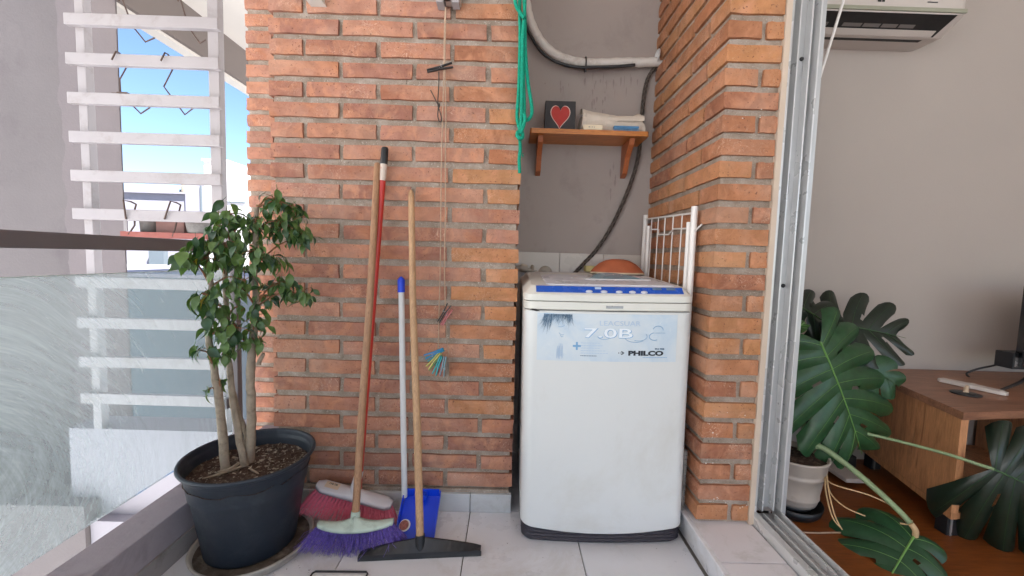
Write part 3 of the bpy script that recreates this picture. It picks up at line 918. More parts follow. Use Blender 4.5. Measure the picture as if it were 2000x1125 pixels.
wire('wire_hook', [(-1.5887, 0.4620, 1.7709), (-1.5693, 0.4620, 1.8069), (-1.5965, 0.5120, 1.8233), (-1.5676, 0.5120, 1.7743), (-1.6200, 0.5120, 1.6790), (-1.5952, 0.5120, 1.6454), (-1.5256, 0.5100, 1.5547), (-1.4808, 0.5050, 1.5844)], 0.0026, 'dark_wire', 'long zigzag wire hook crossing the third slat, nearest the screen post against the sky', 'hook', G, 2)
tag(MB().box((-1.80, 0.470, 1.6300), (-1.755, 0.490, 1.6345), 0.001).box((-1.83, 0.478, 1.6305), (-1.80, 0.482, 1.6325)).build('scrap_clip', 'dark_wire'), 'small dark scrap lying on top of the third white slat', 'scrap')

# red tray hung on the screen, with planters
tr = thing('planter_tray', 'red metal planter tray hung by two wire hooks on the slats', 'planter tray', (-1.68, 0.56, 0.98))
MB().box((-1.880, 0.545, 0.984), (-1.46, 0.549, 1.010), 0.001).box((-1.880, 0.549, 0.984), (-1.46, 0.70, 0.988)).box((-1.880, 0.70, 0.984), (-1.46, 0.704, 1.010)).build('tray', 'tray_red', tr)
for pts in ([(-1.7793, 0.4700, 1.0631), (-1.7736, 0.4550, 1.1477), (-1.7801, 0.5000, 1.1467), (-1.7972, 0.5450, 1.1401), (-1.8083, 0.5480, 1.1134), (-1.8129, 0.5500, 1.0402), (-1.8413, 0.5470, 0.9950)], [(-1.6026, 0.4700, 1.0684), (-1.5594, 0.4550, 1.1496), (-1.5678, 0.5000, 1.1483), (-1.5848, 0.5450, 1.1441), (-1.5954, 0.5480, 1.1149), (-1.6203, 0.5480, 1.0213), (-1.6303, 0.5470, 0.9914)]):
    MB().tube(pts, 0.0038, 6).build('hook', 'dark_wire', tr)
MB().box((-1.862, 0.5455, 1.012), (-1.845, 0.5495, 1.075)).build('strap', 'white_metal', tr)
p1 = thing('planter_pot', 'small square grey pot at the wall end of the red tray', 'pot', (-1.80, 0.62, 0.99))
MB().lathe([(0.0, 0.0), (0.038, 0.0), (0.043, 0.08), (0.046, 0.082), (0.046, 0.095), (0.040, 0.095), (0.038, 0.07), (0.0, 0.068)], 20, (-1.797, 0.62, 0.9885)).build('body', 'concrete_grey', p1)
p2 = thing('planter_pot', 'pinkish clay trough between the two grey pots on the red tray', 'pot', (-1.68, 0.63, 0.99))
MB().box((-1.755, 0.60, 0.9885), (-1.615, 0.69, 1.085), 0.004).build('body', 'planter_pink', p2)
p3 = thing('planter_pot', 'wide round dark grey pot at the plant end of the red tray', 'pot', (-1.53, 0.63, 0.98))
MB().lathe([(0.0, 0.0), (0.06, 0.0), (0.078, 0.03), (0.086, 0.075), (0.084, 0.10), (0.078, 0.10), (0.076, 0.07), (0.0, 0.068)], 24, (-1.522, 0.625, 0.9885)).build('body', 'concrete_grey', p3)

# ------------------------------------------------------------------ glass railing
gr = thing('glass_railing', 'glass balcony railing with a dark grey metal handrail, dusty pane', 'railing', (-1.11, -1.5, 0.15))
MB().box((-1.150, -4.0, 0.926), (-1.092, 0.235, 0.966), 0.003).build('handrail', 'grey_metal', gr)
for y in (0.215, -1.25, -2.7):
    MB().box((-1.128, y - 0.014, 0.15), (-1.100, y + 0.014, 0.926), 0.002).build('post', 'grey_metal', gr)
for y0, y1 in ((-1.23, 0.19), (-2.68, -1.27)):
    MB().box((-1.124, y0, 0.181), (-1.116, y1, 0.859)).build('glass_pane', 'glass', gr)
    MB().box((-1.1245, y0, 0.8592), (-1.1155, y1, 0.8612)).build('pane_edge', 'glass_edge', gr)
    for y in (y0 + 0.02, y1 - 0.02):
        MB().box((-1.130, y - 0.02, 0.30), (-1.110, y + 0.03, 0.34), 0.002).build('clamp', 'grey_metal', gr)

# ------------------------------------------------------------------ potted tree
PC = (-0.795, -0.205)
pot = thing('flower_pot', 'large round dark blue-black plastic pot holding the little tree', 'pot', (PC[0], PC[1], 0.012))
MB().lathe([(0.0, 0.014), (0.120, 0.014), (0.126, 0.020), (0.155, 0.205), (0.160, 0.212), (0.1605, 0.222), (0.172, 0.288), (0.176, 0.292), (0.183, 0.294), (0.1855, 0.299), (0.1845, 0.304), (0.180, 0.306), (0.176, 0.304), (0.174, 0.298), (0.166, 0.255), (0.160, 0.22)], 64, (PC[0], PC[1], 0)).build('body', 'pot_plastic', pot)
mb = MB()
N, K = 48, 9
vs = [(PC[0], PC[1], 0.268)]
for a in range(1, K + 1):
    for k in range(N):
        r_ = 0.169 * a / K
        ang = 2 * PI * k / N
        x, y = PC[0] + r_ * math.cos(ang), PC[1] + r_ * math.sin(ang)
        h = 0.262 + 0.012 * noise.noise(Vector((x * 22, y * 22, 3))) + 0.006 * noise.noise(Vector((x * 80, y * 80, 7))) - 0.006 * (a / K) ** 2
        vs.append((x, y, h))
fs = [(0, 1 + k, 1 + (k + 1) % N) for k in range(N)]
for a in range(K - 1):
    for k in range(N):
        fs.append((1 + a * N + k, 1 + (a + 1) * N + k, 1 + (a + 1) * N + (k + 1) % N, 1 + a * N + (k + 1) % N))
mb.add(vs, fs, True)
soil = mb.build('soil', 'soil', pot)
mb = MB()
rg = random.Random(5)
for _ in range(560):
    r_ = 0.163 * math.sqrt(rg.random())
    ang = rg.uniform(0, 2 * PI)
    x, y = PC[0] + r_ * math.cos(ang), PC[1] + r_ * math.sin(ang)
    if rg.random() < 0.45 and not (x > PC[0] - 0.02):
        continue
    z = 0.262 + 0.012 * noise.noise(Vector((x * 22, y * 22, 3))) - 0.006 * (r_ / 0.169) ** 2 + 0.002
    s_ = 0.0012 + 0.0045 * rg.random() ** 2
    q = [(x + rg.uniform(-s_, s_) * 1.6, y + rg.uniform(-s_, s_) * 1.6, z + rg.uniform(-s_ * .5, s_)) for _ in range(4)]
    mb.add(q, [(0, 1, 2), (0, 2, 3), (0, 3, 1), (1, 3, 2)])
mb.build('pebbles', 'pebble', soil, kind='stuff')
sa = thing('pot_saucer', 'dirty pale round saucer under the large dark pot', 'saucer', (PC[0], PC[1], 0.0))
MB().lathe([(0.0, 0.0), (0.152, 0.0), (0.160, 0.004), (0.167, 0.024), (0.170, 0.026), (0.171, 0.030), (0.167, 0.031), (0.162, 0.029), (0.155, 0.012), (0.150, 0.010), (0.0, 0.009)], 56, (PC[0] + 0.012, PC[1] - 0.006, 0.0005)).build('dish', 'saucer', sa)
MB().lathe([(0.10, 0.0102), (0.148, 0.0112), (0.157, 0.0158), (0.160, 0.0225)], 56, (PC[0] + 0.012, PC[1] - 0.006, 0.0012)).build('dirt', plain('saucer_dirt', S(92, 82, 74), 0.95, 0, 0.4, 26, 0.6, 90, 0.2, 0.003, S(150, 138, 126), 18), sa)

tree = thing('potted_tree', 'small weeping fig tree with several pale stems and glossy leaves', 'tree', (-0.83, -0.2, 0.25))
trunks = [
    [(-0.8534, -0.2350, 0.2588), (-0.8596, -0.2320, 0.3545), (-0.8705, -0.2300, 0.4818), (-0.8801, -0.2350, 0.5780), (-0.8894, -0.2400, 0.6724), (-0.8898, -0.2450, 0.7500), (-0.8723, -0.2500, 0.8268), (-0.8731, -0.2600, 0.9165)],
    [(-0.8067, -0.2150, 0.2658), (-0.8395, -0.2000, 0.3900), (-0.8599, -0.1900, 0.5008), (-0.8674, -0.1900, 0.5985), (-0.8643, -0.1950, 0.7281), (-0.8644, -0.2000, 0.8548), (-0.8466, -0.2000, 0.9639), (-0.8514, -0.2000, 1.0252)],
    [(-0.8084, -0.1900, 0.2560), (-0.8025, -0.1850, 0.4014), (-0.8066, -0.1800, 0.5320), (-0.8000, -0.1800, 0.6305), (-0.7867, -0.1800, 0.7603), (-0.7877, -0.1800, 0.8878), (-0.7811, -0.1800, 0.9980), (-0.7830, -0.1700, 1.0691)],
    [(-0.8228, -0.2000, 0.2642), (-0.8244, -0.1800, 0.3484), (-0.8583, -0.1700, 0.4442), (-0.8855, -0.1600, 0.5572), (-0.9033, -0.1500, 0.6542)],
    [(-0.7825, -0.1760, 0.5777), (-0.7699, -0.1720, 0.6132)],
]
for pts, r0, r1 in zip(trunks, (0.0135, 0.0112, 0.0150, 0.008, 0.007), (0.005, 0.005, 0.006, 0.004, 0.005)):
    n = len(pts)
    sp, sr = spline([Vector(p) for p in pts], [r0 + (r1 - r0) * k / (n - 1) for k in range(n)], 5)
    sp = [p + Vector((noise.noise(p * 35), noise.noise(p * 35 + Vector((9, 0, 0))), 0)) * 0.003 for p in sp]
    sr = [r_ * (1 + 0.14 * noise.noise(p * 60)) for p, r_ in zip(sp, sr)]
    if r1 > 0.0045 and n < 4:
        pass
    MB().tube(sp, sr, 12).build('trunk', 'bark', tree)
mb = MB()
for pts in ([(-0.8128, -0.2250, 0.2676), (-0.8359, -0.2600, 0.2696), (-0.8635, -0.2750, 0.2643), (-0.8902, -0.2800, 0.2585)], [(-0.8133, -0.2000, 0.2544), (-0.7719, -0.2350, 0.2642), (-0.7502, -0.2500, 0.2664), (-0.7363, -0.2600, 0.2674)], [(-0.8222, -0.2200, 0.2762), (-0.8272, -0.2500, 0.2756), (-0.8553, -0.2650, 0.2718)]):
    mb.tube(pts, [0.005, 0.004, 0.003, 0.002][:len(pts)], 6, sub=3)
mb.build('root', 'bark', tree)

def leaf_mesh(name, L, W, curl, fold, seed, mat):
    rg = random.Random(seed)
    n = 7
    prof = [0.06, 0.62, 0.95, 1.0, 0.82, 0.50, 0.14, 0.0]
    vs, fs = [], []
    for i in range(n + 1):
        t = i / n
        a = curl * t
        y = L * (math.sin(a) / curl if abs(curl) > 1e-3 else t)
        z = -L * ((1 - math.cos(a)) / curl if abs(curl) > 1e-3 else 0)
        w = W * prof[i]
        up = fold * w
        wob = rg.uniform(-0.12, 0.12) * W
        vs += [(-w, y, z + up + wob * .5), (0, y, z), (w, y, z + up - wob * .5)]
    for i in range(n):
        a = i * 3
        fs += [(a, a + 1, a + 4, a + 3), (a + 1, a + 2, a + 5, a + 4)]
    # short stalk
    mb = MB().add(vs, fs, True)
    mb.tube([(0, -L * 0.28, L * 0.05), (0, 0, 0)], 0.0009, 3, cap=False)
    me = bpy.data.meshes.new(name)
    me.from_pydata(mb.v, [], mb.f)
    me.polygons.foreach_set('use_smooth', mb.sm)
    me.materials.append(M[mat])
    return me
LM = [leaf_mesh('leaf', L, L * w, c, f, s_, 'ficus_leaf') for s_, (L, w, c, f) in enumerate([(0.052, .21, 1.2, .35), (0.058, .20, 1.6, .5), (0.048, .22, 0.9, .25), (0.062, .21, 1.3, .4), (0.044, .21, 1.8, .6), (0.055, .23, 1.0, .3)])]
LB = [leaf_mesh('leaf', L, L * w, c, f, 20 + s_, 'ficus_leaf') for s_, (L, w, c, f) in enumerate([(0.060, .27, 0.9, .25), (0.064, .28, 1.1, .3)])]
LYL = leaf_mesh('leaf', 0.045, 0.014, 0.8, .3, 33, 'ficus_yellow')
nleaf = [0]
extra = MB()
def add_extra(me, p, az, drop, roll, s_):
    mt = Matrix.Translation(p) @ (Matrix.Rotation(az, 3, 'Z') @ Matrix.Rotation(-drop, 3, 'X') @ Matrix.Rotation(roll, 3, 'Y')).to_4x4() @ Matrix.Scale(s_, 4)
    extra.add([tuple(mt @ v.co) for v in me.vertices], [tuple(f.vertices) for f in me.polygons], True)
def put_leaf(me, p, az, drop, roll, s_=1.0):
    o = link(me, 'leaf', tree)
    o.location = p
    o.rotation_mode = 'XYZ'
    # leaf points along +y; drop below the horizon, turn to azimuth
    mt = Matrix.Rotation(az, 3, 'Z') @ Matrix.Rotation(-drop, 3, 'X') @ Matrix.Rotation(roll, 3, 'Y')
    o.rotation_euler = mt.to_euler()
    o.scale = (s_, s_, s_)
    nleaf[0] += 1
    return o
# leaf clusters: point in the crown, radius, number
CL = [
    ((-0.7263, -0.1500, 1.0891), 0.050, 13, 0),
    ((-0.6890, -0.1300, 1.0768), 0.034, 7, 0),
    ((-0.7086, -0.1400, 1.0189), 0.066, 24, 0),
    ((-0.6672, -0.1200, 0.9857), 0.044, 13, 0),
    ((-0.7745, -0.1900, 1.0254), 0.066, 20, 1),
    ((-0.8314, -0.2200, 1.0391), 0.056, 18, 1),
    ((-0.8574, -0.2400, 0.9992), 0.041, 10, 1),
    ((-0.8820, -0.2800, 0.9567), 0.050, 9, 2),
    ((-0.9050, -0.3000, 0.9125), 0.034, 6, 2),
    ((-0.8630, -0.2800, 0.9094), 0.053, 11, 3),
    ((-0.8279, -0.2500, 0.9446), 0.066, 18, 2),
    ((-0.7728, -0.2200, 0.9318), 0.066, 20, 1),
    ((-0.7385, -0.1800, 0.9129), 0.044, 12, 0),
    ((-0.7239, -0.1600, 0.8328), 0.056, 18, 0),
    ((-0.6651, -0.1400, 0.8052), 0.041, 13, 0),
    ((-0.7588, -0.1700, 0.7922), 0.044, 9, 0),
    ((-0.7946, -0.2700, 0.8304), 0.050, 8, 3),
    ((-0.7927, -0.2200, 0.8454), 0.041, 5, 1),
    ((-0.8640, -0.2900, 0.8080), 0.037, 7, 1),
    ((-0.8758, -0.3000, 0.7868), 0.022, 3, 1),
    ((-0.8397, -0.2600, 0.7715), 0.047, 9, 2),
    ((-0.8097, -0.2400, 0.7055), 0.056, 11, 2),
    ((-0.7733, -0.2000, 0.7283), 0.044, 8, 1),
    ((-0.8607, -0.2700, 0.7093), 0.034, 5, 1),
    ((-0.8816, -0.2800, 0.6431), 0.025, 4, 1),
    ((-0.8384, -0.2400, 0.6429), 0.044, 7, 1),
    ((-0.7885, -0.1900, 0.6621), 0.034, 5, 0),
    ((-0.8589, -0.2400, 0.5455), 0.016, 2, 0),
    ((-0.8875, -0.2500, 0.5166), 0.016, 2, 0),
    ((-0.8152, -0.2000, 0.9880), 0.060, 1, 0),
    ((-0.8512, -0.2600, 0.9097), 0.055, 1, 0),
    ((-0.8042, -0.2200, 0.8804), 0.055, 1, 0),
    ((-0.8119, -0.2000, 0.7541), 0.045, 1, 0),
    ((-0.8656, -0.2700, 0.7511), 0.040, 1, 0),
    ((-0.8258, -0.2400, 0.6618), 0.042, 1, 0),
]
rl = random.Random(21)
stems = [[Vector(p) for p in t] for t in trunks[:4]]
for c, rad, num, big in CL:
    c = Vector(c)
    # the twig starts at the nearest stem point below the cluster
    best = min((p for s_ in stems for p in s_), key=lambda p: (p - c).length + (0.5 if p.z > c.z - 0.005 else 0) + max(0, c.z - p.z - 0.12) * 2)
    mid = (best + c) * 0.5 + Vector((0, 0, 0.02))
    bpts, brad = spline([best, mid, c], [0.0034, 0.0024, 0.0014], 5)
    br = MB().tube(bpts, brad, 6).build('branch', 'twig', tree)
    mbt = MB()
    for k in range(num):
        if big and k < big:
            me, s_ = rl.choice(LB), rl.uniform(0.75, 0.98)
        else:
            me, s_ = rl.choice(LM), rl.uniform(0.68, 1.0)
        d = Vector((rl.gauss(0, 1), rl.gauss(0, 1), rl.gauss(0, 0.75)))
        d = d.normalized() * rad * rl.uniform(0.15, 1.0)
        p = c + d
        if p.y > -0.03 and p.x > -0.86:
            p.y = -0.03 - rl.random() * 0.03
        az = math.atan2(-(d.x), d.y) + rl.gauss(0, 0.7)
        drop = rl.gauss(0.75, 0.35)
        put_leaf(me, p, az, drop, rl.gauss(0, 0.45), s_)
        if k % 2 == 0:
            mbt.tube([c - d * 0.2, (c + p) * 0.5 + Vector((0, 0, 0.005)), p], [0.0012, 0.001, 0.0008], 4, cap=False)
    for k in range(max(int(num * 1.0), 9 if rad > 0.03 else 0)):
        d = Vector((rl.gauss(0, 1), rl.gauss(0, 1), rl.gauss(0, 0.75))).normalized() * rad * rl.uniform(0.1, 0.95)
        p = c + d + Vector((0, 0.012, 0))
        if p.y > -0.03 and p.x > -0.86:
            p.y = -0.03 - rl.random() * 0.03
        add_extra(rl.choice(LM), p, math.atan2(-d.x, d.y) + rl.gauss(0, 0.9), rl.gauss(0.8, 0.4), rl.gauss(0, 0.5), rl.uniform(0.7, 0.95))
    if mbt.v:
        mbt.build('twig', 'twig', br)
for p in ((-0.8741, -0.2800, 0.9280), (-0.8584, -0.2900, 0.8009)):
    put_leaf(LYL, p, 2.6, 0.9, 0.2, 1.1)
    put_leaf(LYL, (p[0] + 0.008, p[1] + 0.01, p[2] - 0.004), 1.9, 0.5, -0.3, 0.8)

extra.build('small_leaves', 'ficus_leaf', tree, kind='stuff')

# ------------------------------------------------------------------ brooms and the rest against the wall
def bristles(rows, n, wid, r0, seed, stray=0.05):
    """rows: list of (top point, bottom point) tufts; strands fan out between them."""
    rg = random.Random(seed)
    mb = MB()
    for a, b in rows:
        a, b = Vector(a), Vector(b)
        for _ in range(n):
            o1 = Vector((rg.uniform(-1, 1), rg.uniform(-1, 1), 0)) * wid * 0.45
            o2 = Vector((rg.gauss(0, 1), rg.gauss(0, 1), 0)) * wid * 1.1
            p0, p2 = a + o1, b + o2
            p2.z = max(p2.z + rg.uniform(-0.004, 0.008), 0.0015)
            k = Vector((rg.gauss(0, 1), rg.gauss(0, 1), 0)) * wid * 0.5
            if rg.random() < stray:
                k *= 5
                p2 += Vector((rg.gauss(0, 1), rg.gauss(0, 1), 0)) * wid * 3
                p2.z = max(p2.z, 0.0015)
            mb.tube([p0, (p0 + p2) * 0.5 + k, p2], [r0, r0, r0 * 0.7], 3, cap=False)
    return mb

# purple broom, nearest
pb = thing('broom', 'purple bristled broom with mint green head and wooden handle', 'broom', (-0.46, -0.21, 0))
h0, h1 = Vector((-0.4663, -0.2050, 0.0974)), Vector((-0.4598, -0.0240, 1.2453))
MB().tube([h0, h0.lerp(h1, 0.3), h0.lerp(h1, 0.6) + V(0.003, 0, 0), h1 - (h1 - h0).normalized() * 0.004, h1], [0.0118, 0.0118, 0.0115, 0.011, 0.008], 14).build('handle', 'handle_wood', pb)
d = (h1 - h0).normalized()
MB().tube([h0 - d * 0.035, h0 - d * 0.01, h0 + d * 0.022], [0.0175, 0.0155, 0.0140], 16).build('socket', 'mint_plastic', pb)
hl, hr = Vector((-0.5786, -0.2150, 0.0775)), Vector((-0.3487, -0.1950, 0.0782))
hc = (hl + hr) * 0.5
mb = MB()
prof = []
for k in range(25):
    t = -1 + k / 12
    top = 0.008 + 0.034 * max(0, 1 - abs(t) ** 0.7) ** 1.7
    wy = 0.020 * (1 - 0.45 * abs(t) ** 3)
    bow = -0.010 * (1 - t * t)
    x = hc.x + t * (hr.x - hl.x) / 2
    y = hc.y + t * (hr.y - hl.y) / 2 + bow
    z = hc.z + 0.004 - 0.010 * (1 - t * t) + t * (hr.z - hl.z) / 2
    prof.append([(x, y - wy, z - 0.006), (x, y - wy, z + 0.004), (x, y - wy * 0.80, z + 0.0056), (x, y - 0.006, z + top), (x, y + 0.008, z + top), (x, y + wy, z + 0.006), (x, y + wy, z - 0.008)])
for i in range(len(prof) - 1):
    a, b = prof[i], prof[i + 1]
    mb.add(a + b, [(q, (q + 1) % 7, (q + 1) % 7 + 7, q + 7) for q in range(7)], True)
mb.add(prof[0], [tuple(range(7))]).add(prof[-1], [tuple(range(6, -1, -1))])
head = mb.build('head', 'mint_plastic', pb)
rows = []
for k in range(30):
    for row in range(3):
        t = -0.96 + 1.92 * (k + 0.5 * (row % 2)) / 29.5
        x = hc.x + t * (hr.x - hl.x) / 2
        y = hc.y + t * (hr.y - hl.y) / 2 - 0.010 * (1 - t * t) + (row - 1) * 0.010
        z = hc.z + 0.001 - 0.010 * (1 - t * t) + t * (hr.z - hl.z) / 2
        fan = t * abs(t) ** 0.5 * 0.055
        rows.append(((x, y, z), (x + fan - 0.004, y - 0.010 + (row - 1) * 0.014, 0.006 + 0.01 * abs(t))))
bristles(rows, 13, 0.0058, 0.00055, 3, 0.07).build('bristles', 'bristle_purple', pb, kind='stuff')

# red broom, behind
rb = thing('broom', 'red bristled broom with white head, red painted handle with black cap', 'broom', (-0.52, -0.07, 0))
b0, b1 = Vector((-0.5063, -0.0700, 0.1137)), Vector((-0.4354, -0.0220, 1.2996))
cutA, cutB = 0.905, 0.952
P_ = lambda t: b0.lerp(b1, t)
MB().tube([P_(0.0), P_(0.3), P_(0.6), P_(cutA)], 0.0112, 14).build('handle', 'red_paint', rb)
MB().tube([P_(cutA), P_(cutA + .02), P_(cutB)], 0.0112, 14).build('worn_band', 'worn_white', rb)
MB().tube([P_(cutB), P_(0.995), P_(1.0)], [0.0125, 0.0122, 0.0095], 14).build('cap', 'black_plastic', rb)
r0, r1 = Vector((-0.6469, -0.0750, 0.1297)), Vector((-0.3852, -0.0850, 0.0681))
dx = (r1 - r0)
L = dx.length
ex = dx.normalized()
ey = V(0.08, 1, 0.30).normalized()
ey = (ey - ex * ey.dot(ex)).normalized()
ez = ex.cross(ey)
cen = (r0 + r1) * 0.5
mb = MB()
prof = []
for k in range(29):
    t = -1 + k / 14
    e = 1 - 0.5 * max(0, abs(t) - 0.85) / 0.15
    hump = 0.012 * math.exp(-(t * 4) ** 2)
    wid = 0.024 * e
    th = 0.0085
    q = [(-wid, -th), (-wid * 1.0, th * .7), (-wid * .8, th + hump * .5), (0, th + hump + 0.003), (wid * .8, th + hump * .4), (wid, th * .6), (wid, -th)]
    prof.append([tuple(cen + ex * (t * L / 2) + ey * a + ez * b) for a, b in q])
for i in range(len(prof) - 1):
    a, b = prof[i], prof[i + 1]
    mb.add(a + b, [(q, (q + 1) % 7, (q + 1) % 7 + 7, q + 7) for q in range(7)], True)
mb.add(prof[0], [tuple(range(7))]).add(prof[-1], [tuple(range(6, -1, -1))])
mb.build('head', 'broom_white', rb)
MB().tube([cen - ex * 0.004 + ez * 0.004, P_(0.055)], [0.0175, 0.0135], 14).build('socket', 'broom_white', rb)
lab = []

for a, b in ((-0.78, -0.55), (-0.42, -0.55), (-0.42, 0.55), (-0.78, 0.55)):
    lab.append(tuple(cen + ex * (a * L / 2) + ey * (b * 0.022) + ez * 0.0142))
lb_ = MB().add(lab, [(0, 1, 2, 3)]).build('paper_label', 'paper_beige', rb)
mb = MB()
for k in range(7):
    a = -0.70 + k * 0.034
    for b0_, b1_ in ((0.10, 0.45),):
        q = [tuple(cen + ex * (aa * L / 2) + ey * (bb * 0.022) + ez * 0.0146) for aa, bb in ((a, b0_), (a + 0.012 + 0.006 * (k % 3), b0_), (a + 0.012 + 0.006 * (k % 3), b1_), (a, b1_))]
        mb.add(q, [(0, 1, 2, 3)])
mb.build('barcode', 'print_black', lb_)
rows = []
for k in range(23):
    for row in range(3):
        t = -0.95 + 1.9 * k / 22
        p = cen + ex * (t * L / 2) + ey * ((row - 1) * 0.012) - ez * 0.008
        fan = t * 0.040
        rows.append((tuple(p), (p.x + fan - 0.012, p.y - 0.024 + (row - 1) * 0.016, max(0.004, p.z - 0.066 + 0.006 * abs(t)))))
bristles(rows, 24, 0.0042, 0.00055, 5, 0.03).build('bristles', 'bristle_red', rb, kind='stuff')

# squeegee
sq = thing('squeegee', 'black floor squeegee with pale wooden handle propped on the wall', 'squeegee', (-0.25, -0.23, 0))
s0, s1 = Vector((-0.2550, -0.2280, 0.0508)), Vector((-0.3445, -0.0240, 1.1592))
sdv = (s1 - s0).normalized()
MB().tube([s0, s0.lerp(s1, .3), s0.lerp(s1, .65) + V(-.004, 0, 0), s1 - sdv * 0.03, s1 - sdv * 0.008, s1], [0.0122, 0.0120, 0.0112, 0.0105, 0.0085, 0.003], 14).build('handle', 'handle_wood_pale', sq)
ql, qr = Vector((-0.4342, -0.2569, 0.0060)), Vector((-0.0643, -0.2206, 0.0060))
qc = (ql + qr) * 0.5
mb = MB()
prof = []
for k in range(21):
    t = -1 + k / 10
    p = ql.lerp(qr, (t + 1) / 2)
    h = 0.011 + 0.038 * (1 - abs(t)) ** 0.8
    prof.append([(p.x, p.y - 0.012, 0.012), (p.x, p.y - 0.011, 0.020), (p.x, p.y + 0.010, 0.006 + h), (p.x, p.y + 0.016, 0.006 + h), (p.x, p.y + 0.016, 0.012)])
for i in range(len(prof) - 1):
    a, b = prof[i], prof[i + 1]
    mb.add(a + b, [(q, (q + 1) % 5, (q + 1) % 5 + 5, q + 5) for q in range(5)], False)
mb.add(prof[0], [tuple(range(5))]).add(prof[-1], [tuple(range(4, -1, -1))])
mb.build('head', 'black_plastic', sq)
MB().prism([(ql.x - .002, ql.y - 0.0105), (qr.x + .002, qr.y - 0.0105), (qr.x + .002, qr.y - 0.004), (ql.x - .002, ql.y - 0.004)], 0.0005, 0.0125).build('rubber_blade', 'black_rubber', sq)
MB().tube([s0 - sdv * 0.042, s0 - sdv * 0.02, s0 + sdv * 0.012], [0.014, 0.0158, 0.0150], 14).build('socket', 'black_plastic', sq)

# dustpan
dpn = thing('dustpan', 'blue plastic dustpan with long white handle and blue tip', 'dustpan', (-0.30, -0.1, 0))
x0, x1 = -0.352, -0.221
ya, za, yb, zb = -0.178, 0.004, -0.045, 0.078
MB().add([(x0, ya, za), (x1, ya, za), (x1 - .006, yb, zb), (x0 + .006, yb, zb), (x0, ya, za - .0025), (x1, ya, za - .0025), (x1 - .006, yb, zb - .003), (x0 + .006, yb, zb - .003)],
         [(0, 1, 2, 3), (7, 6, 5, 4), (0, 4, 5, 1), (1, 5, 6, 2), (2, 6, 7, 3), (3, 7, 4, 0)]).build('pan', 'blue_plastic', dpn)
for xa, xb in ((x0, x0 + .004), (x1 - .004, x1)):
    MB().prism([(ya, 0.0015), (ya + 0.004, 0.010), (ya + 0.05, 0.052), (yb, 0.100), (yb + .002, 0.0785)], xa, xb, 'X').build('side_wall', 'blue_plastic', dpn)
MB().box((x0 + .006, yb, 0.0775), (x1 - .006, yb + 0.005, 0.104), 0.002).box((-0.312, yb - 0.03, 0.080), (-0.268, yb, 0.098), 0.004).build('back_wall', 'blue_plastic', dpn)
d0, d1 = Vector((-0.3493, -0.0520, 0.0825)), Vector((-0.3764, -0.0220, 0.8608))
dd = (d1 - d0).normalized()
MB().tube([d0 - dd * .004, d0.lerp(d1, .5), d1 - dd * 0.05], 0.0102, 14).build('handle', 'white_plastic', dpn)
MB().tube([d1 - dd * 0.055, d1 - dd * 0.012, d1 - dd * 0.006, d1], [0.0128, 0.0128, 0.009, 0.002], 12).build('tip', 'blue_plastic', dpn)
sx_, sy_ = -0.327, -0.135
ks = (zb - za) / (yb - ya)
ring = [(sx_ + 0.019 * math.cos(2 * PI * k / 20), sy_ + 0.018 * math.sin(2 * PI * k / 20)) for k in range(20)]
stick = MB().add([(x, y, za + (y - ya) * ks + 0.0012) for x, y in ring], [tuple(range(20))]).build('sticker', 'white_plastic', dpn)
ring = [(sx_ - .002 + 0.0155 * math.cos(2 * PI * k / 20), sy_ + 0.0145 * math.sin(2 * PI * k / 20)) for k in range(20)]
MB().add([(x, y, za + (y - ya) * ks + 0.0018) for x, y in ring], [tuple(range(20))]).build('sticker_print', plain('sticker_print', S(150, 92, 84), 0.6, 0, 0.5, 120, 0), stick)

# framed tray low at the front
ft = thing('tray', 'white tray with black rim on the floor, nearest the camera', 'tray', (-0.46, -0.46, 0))
MB().box((-0.545, -0.62, 0.002), (-0.383, -0.325, 0.010), 0.003).build('base', 'white_plastic', ft)
MB().tube([(-0.543, -0.62, 0.012), (-0.543, -0.33, 0.012), (-0.537, -0.323, 0.012), (-0.391, -0.320, 0.012), (-0.385, -0.327, 0.012), (-0.385, -0.62, 0.012)], 0.0028, 6).build('rim', 'black_plastic', ft)
# crumbs of soil and dry leaf bits on the tiles
mb = MB()
rg = random.Random(31)
for _ in range(240):
    if rg.random() < 0.6:
        a_, r_ = rg.uniform(-1.2, 0.9), 0.175 + abs(rg.gauss(0, 0.05))
        x, y = PC[0] + r_ * math.cos(a_), PC[1] + r_ * math.sin(a_)
    else:
        x, y = rg.uniform(-0.6, 0.6), -0.02 - abs(rg.gauss(0, 0.09))
    if x < -0.965 or not -0.9 < y < -0.014:
        continue
    q = rg.uniform(0.0006, 0.0020)
    mb.add([(x + rg.uniform(-q, q) * 2, y + rg.uniform(-q, q) * 2, 0.0006 + rg.uniform(0, q)) for _ in range(3)], [(0, 1, 2)])
for x, y, s_ in ((0.04, -0.13, 1), (0.61, -0.16, .8), (-0.49, -0.18, .6), (-0.12, -0.25, .5)):
    for _ in range(26):
        q = rg.uniform(0.0004, 0.0014) * s_
        cx_, cy_ = x + rg.gauss(0, .02), y + rg.gauss(0, .04)
        mb.add([(cx_ + rg.uniform(-q, q) * 2, cy_ + rg.uniform(-q, q) * 2, 0.0006 + rg.uniform(0, q)) for _ in range(3)], [(0, 1, 2)])
mb.build('floor_crumbs', 'soil', kind='stuff')
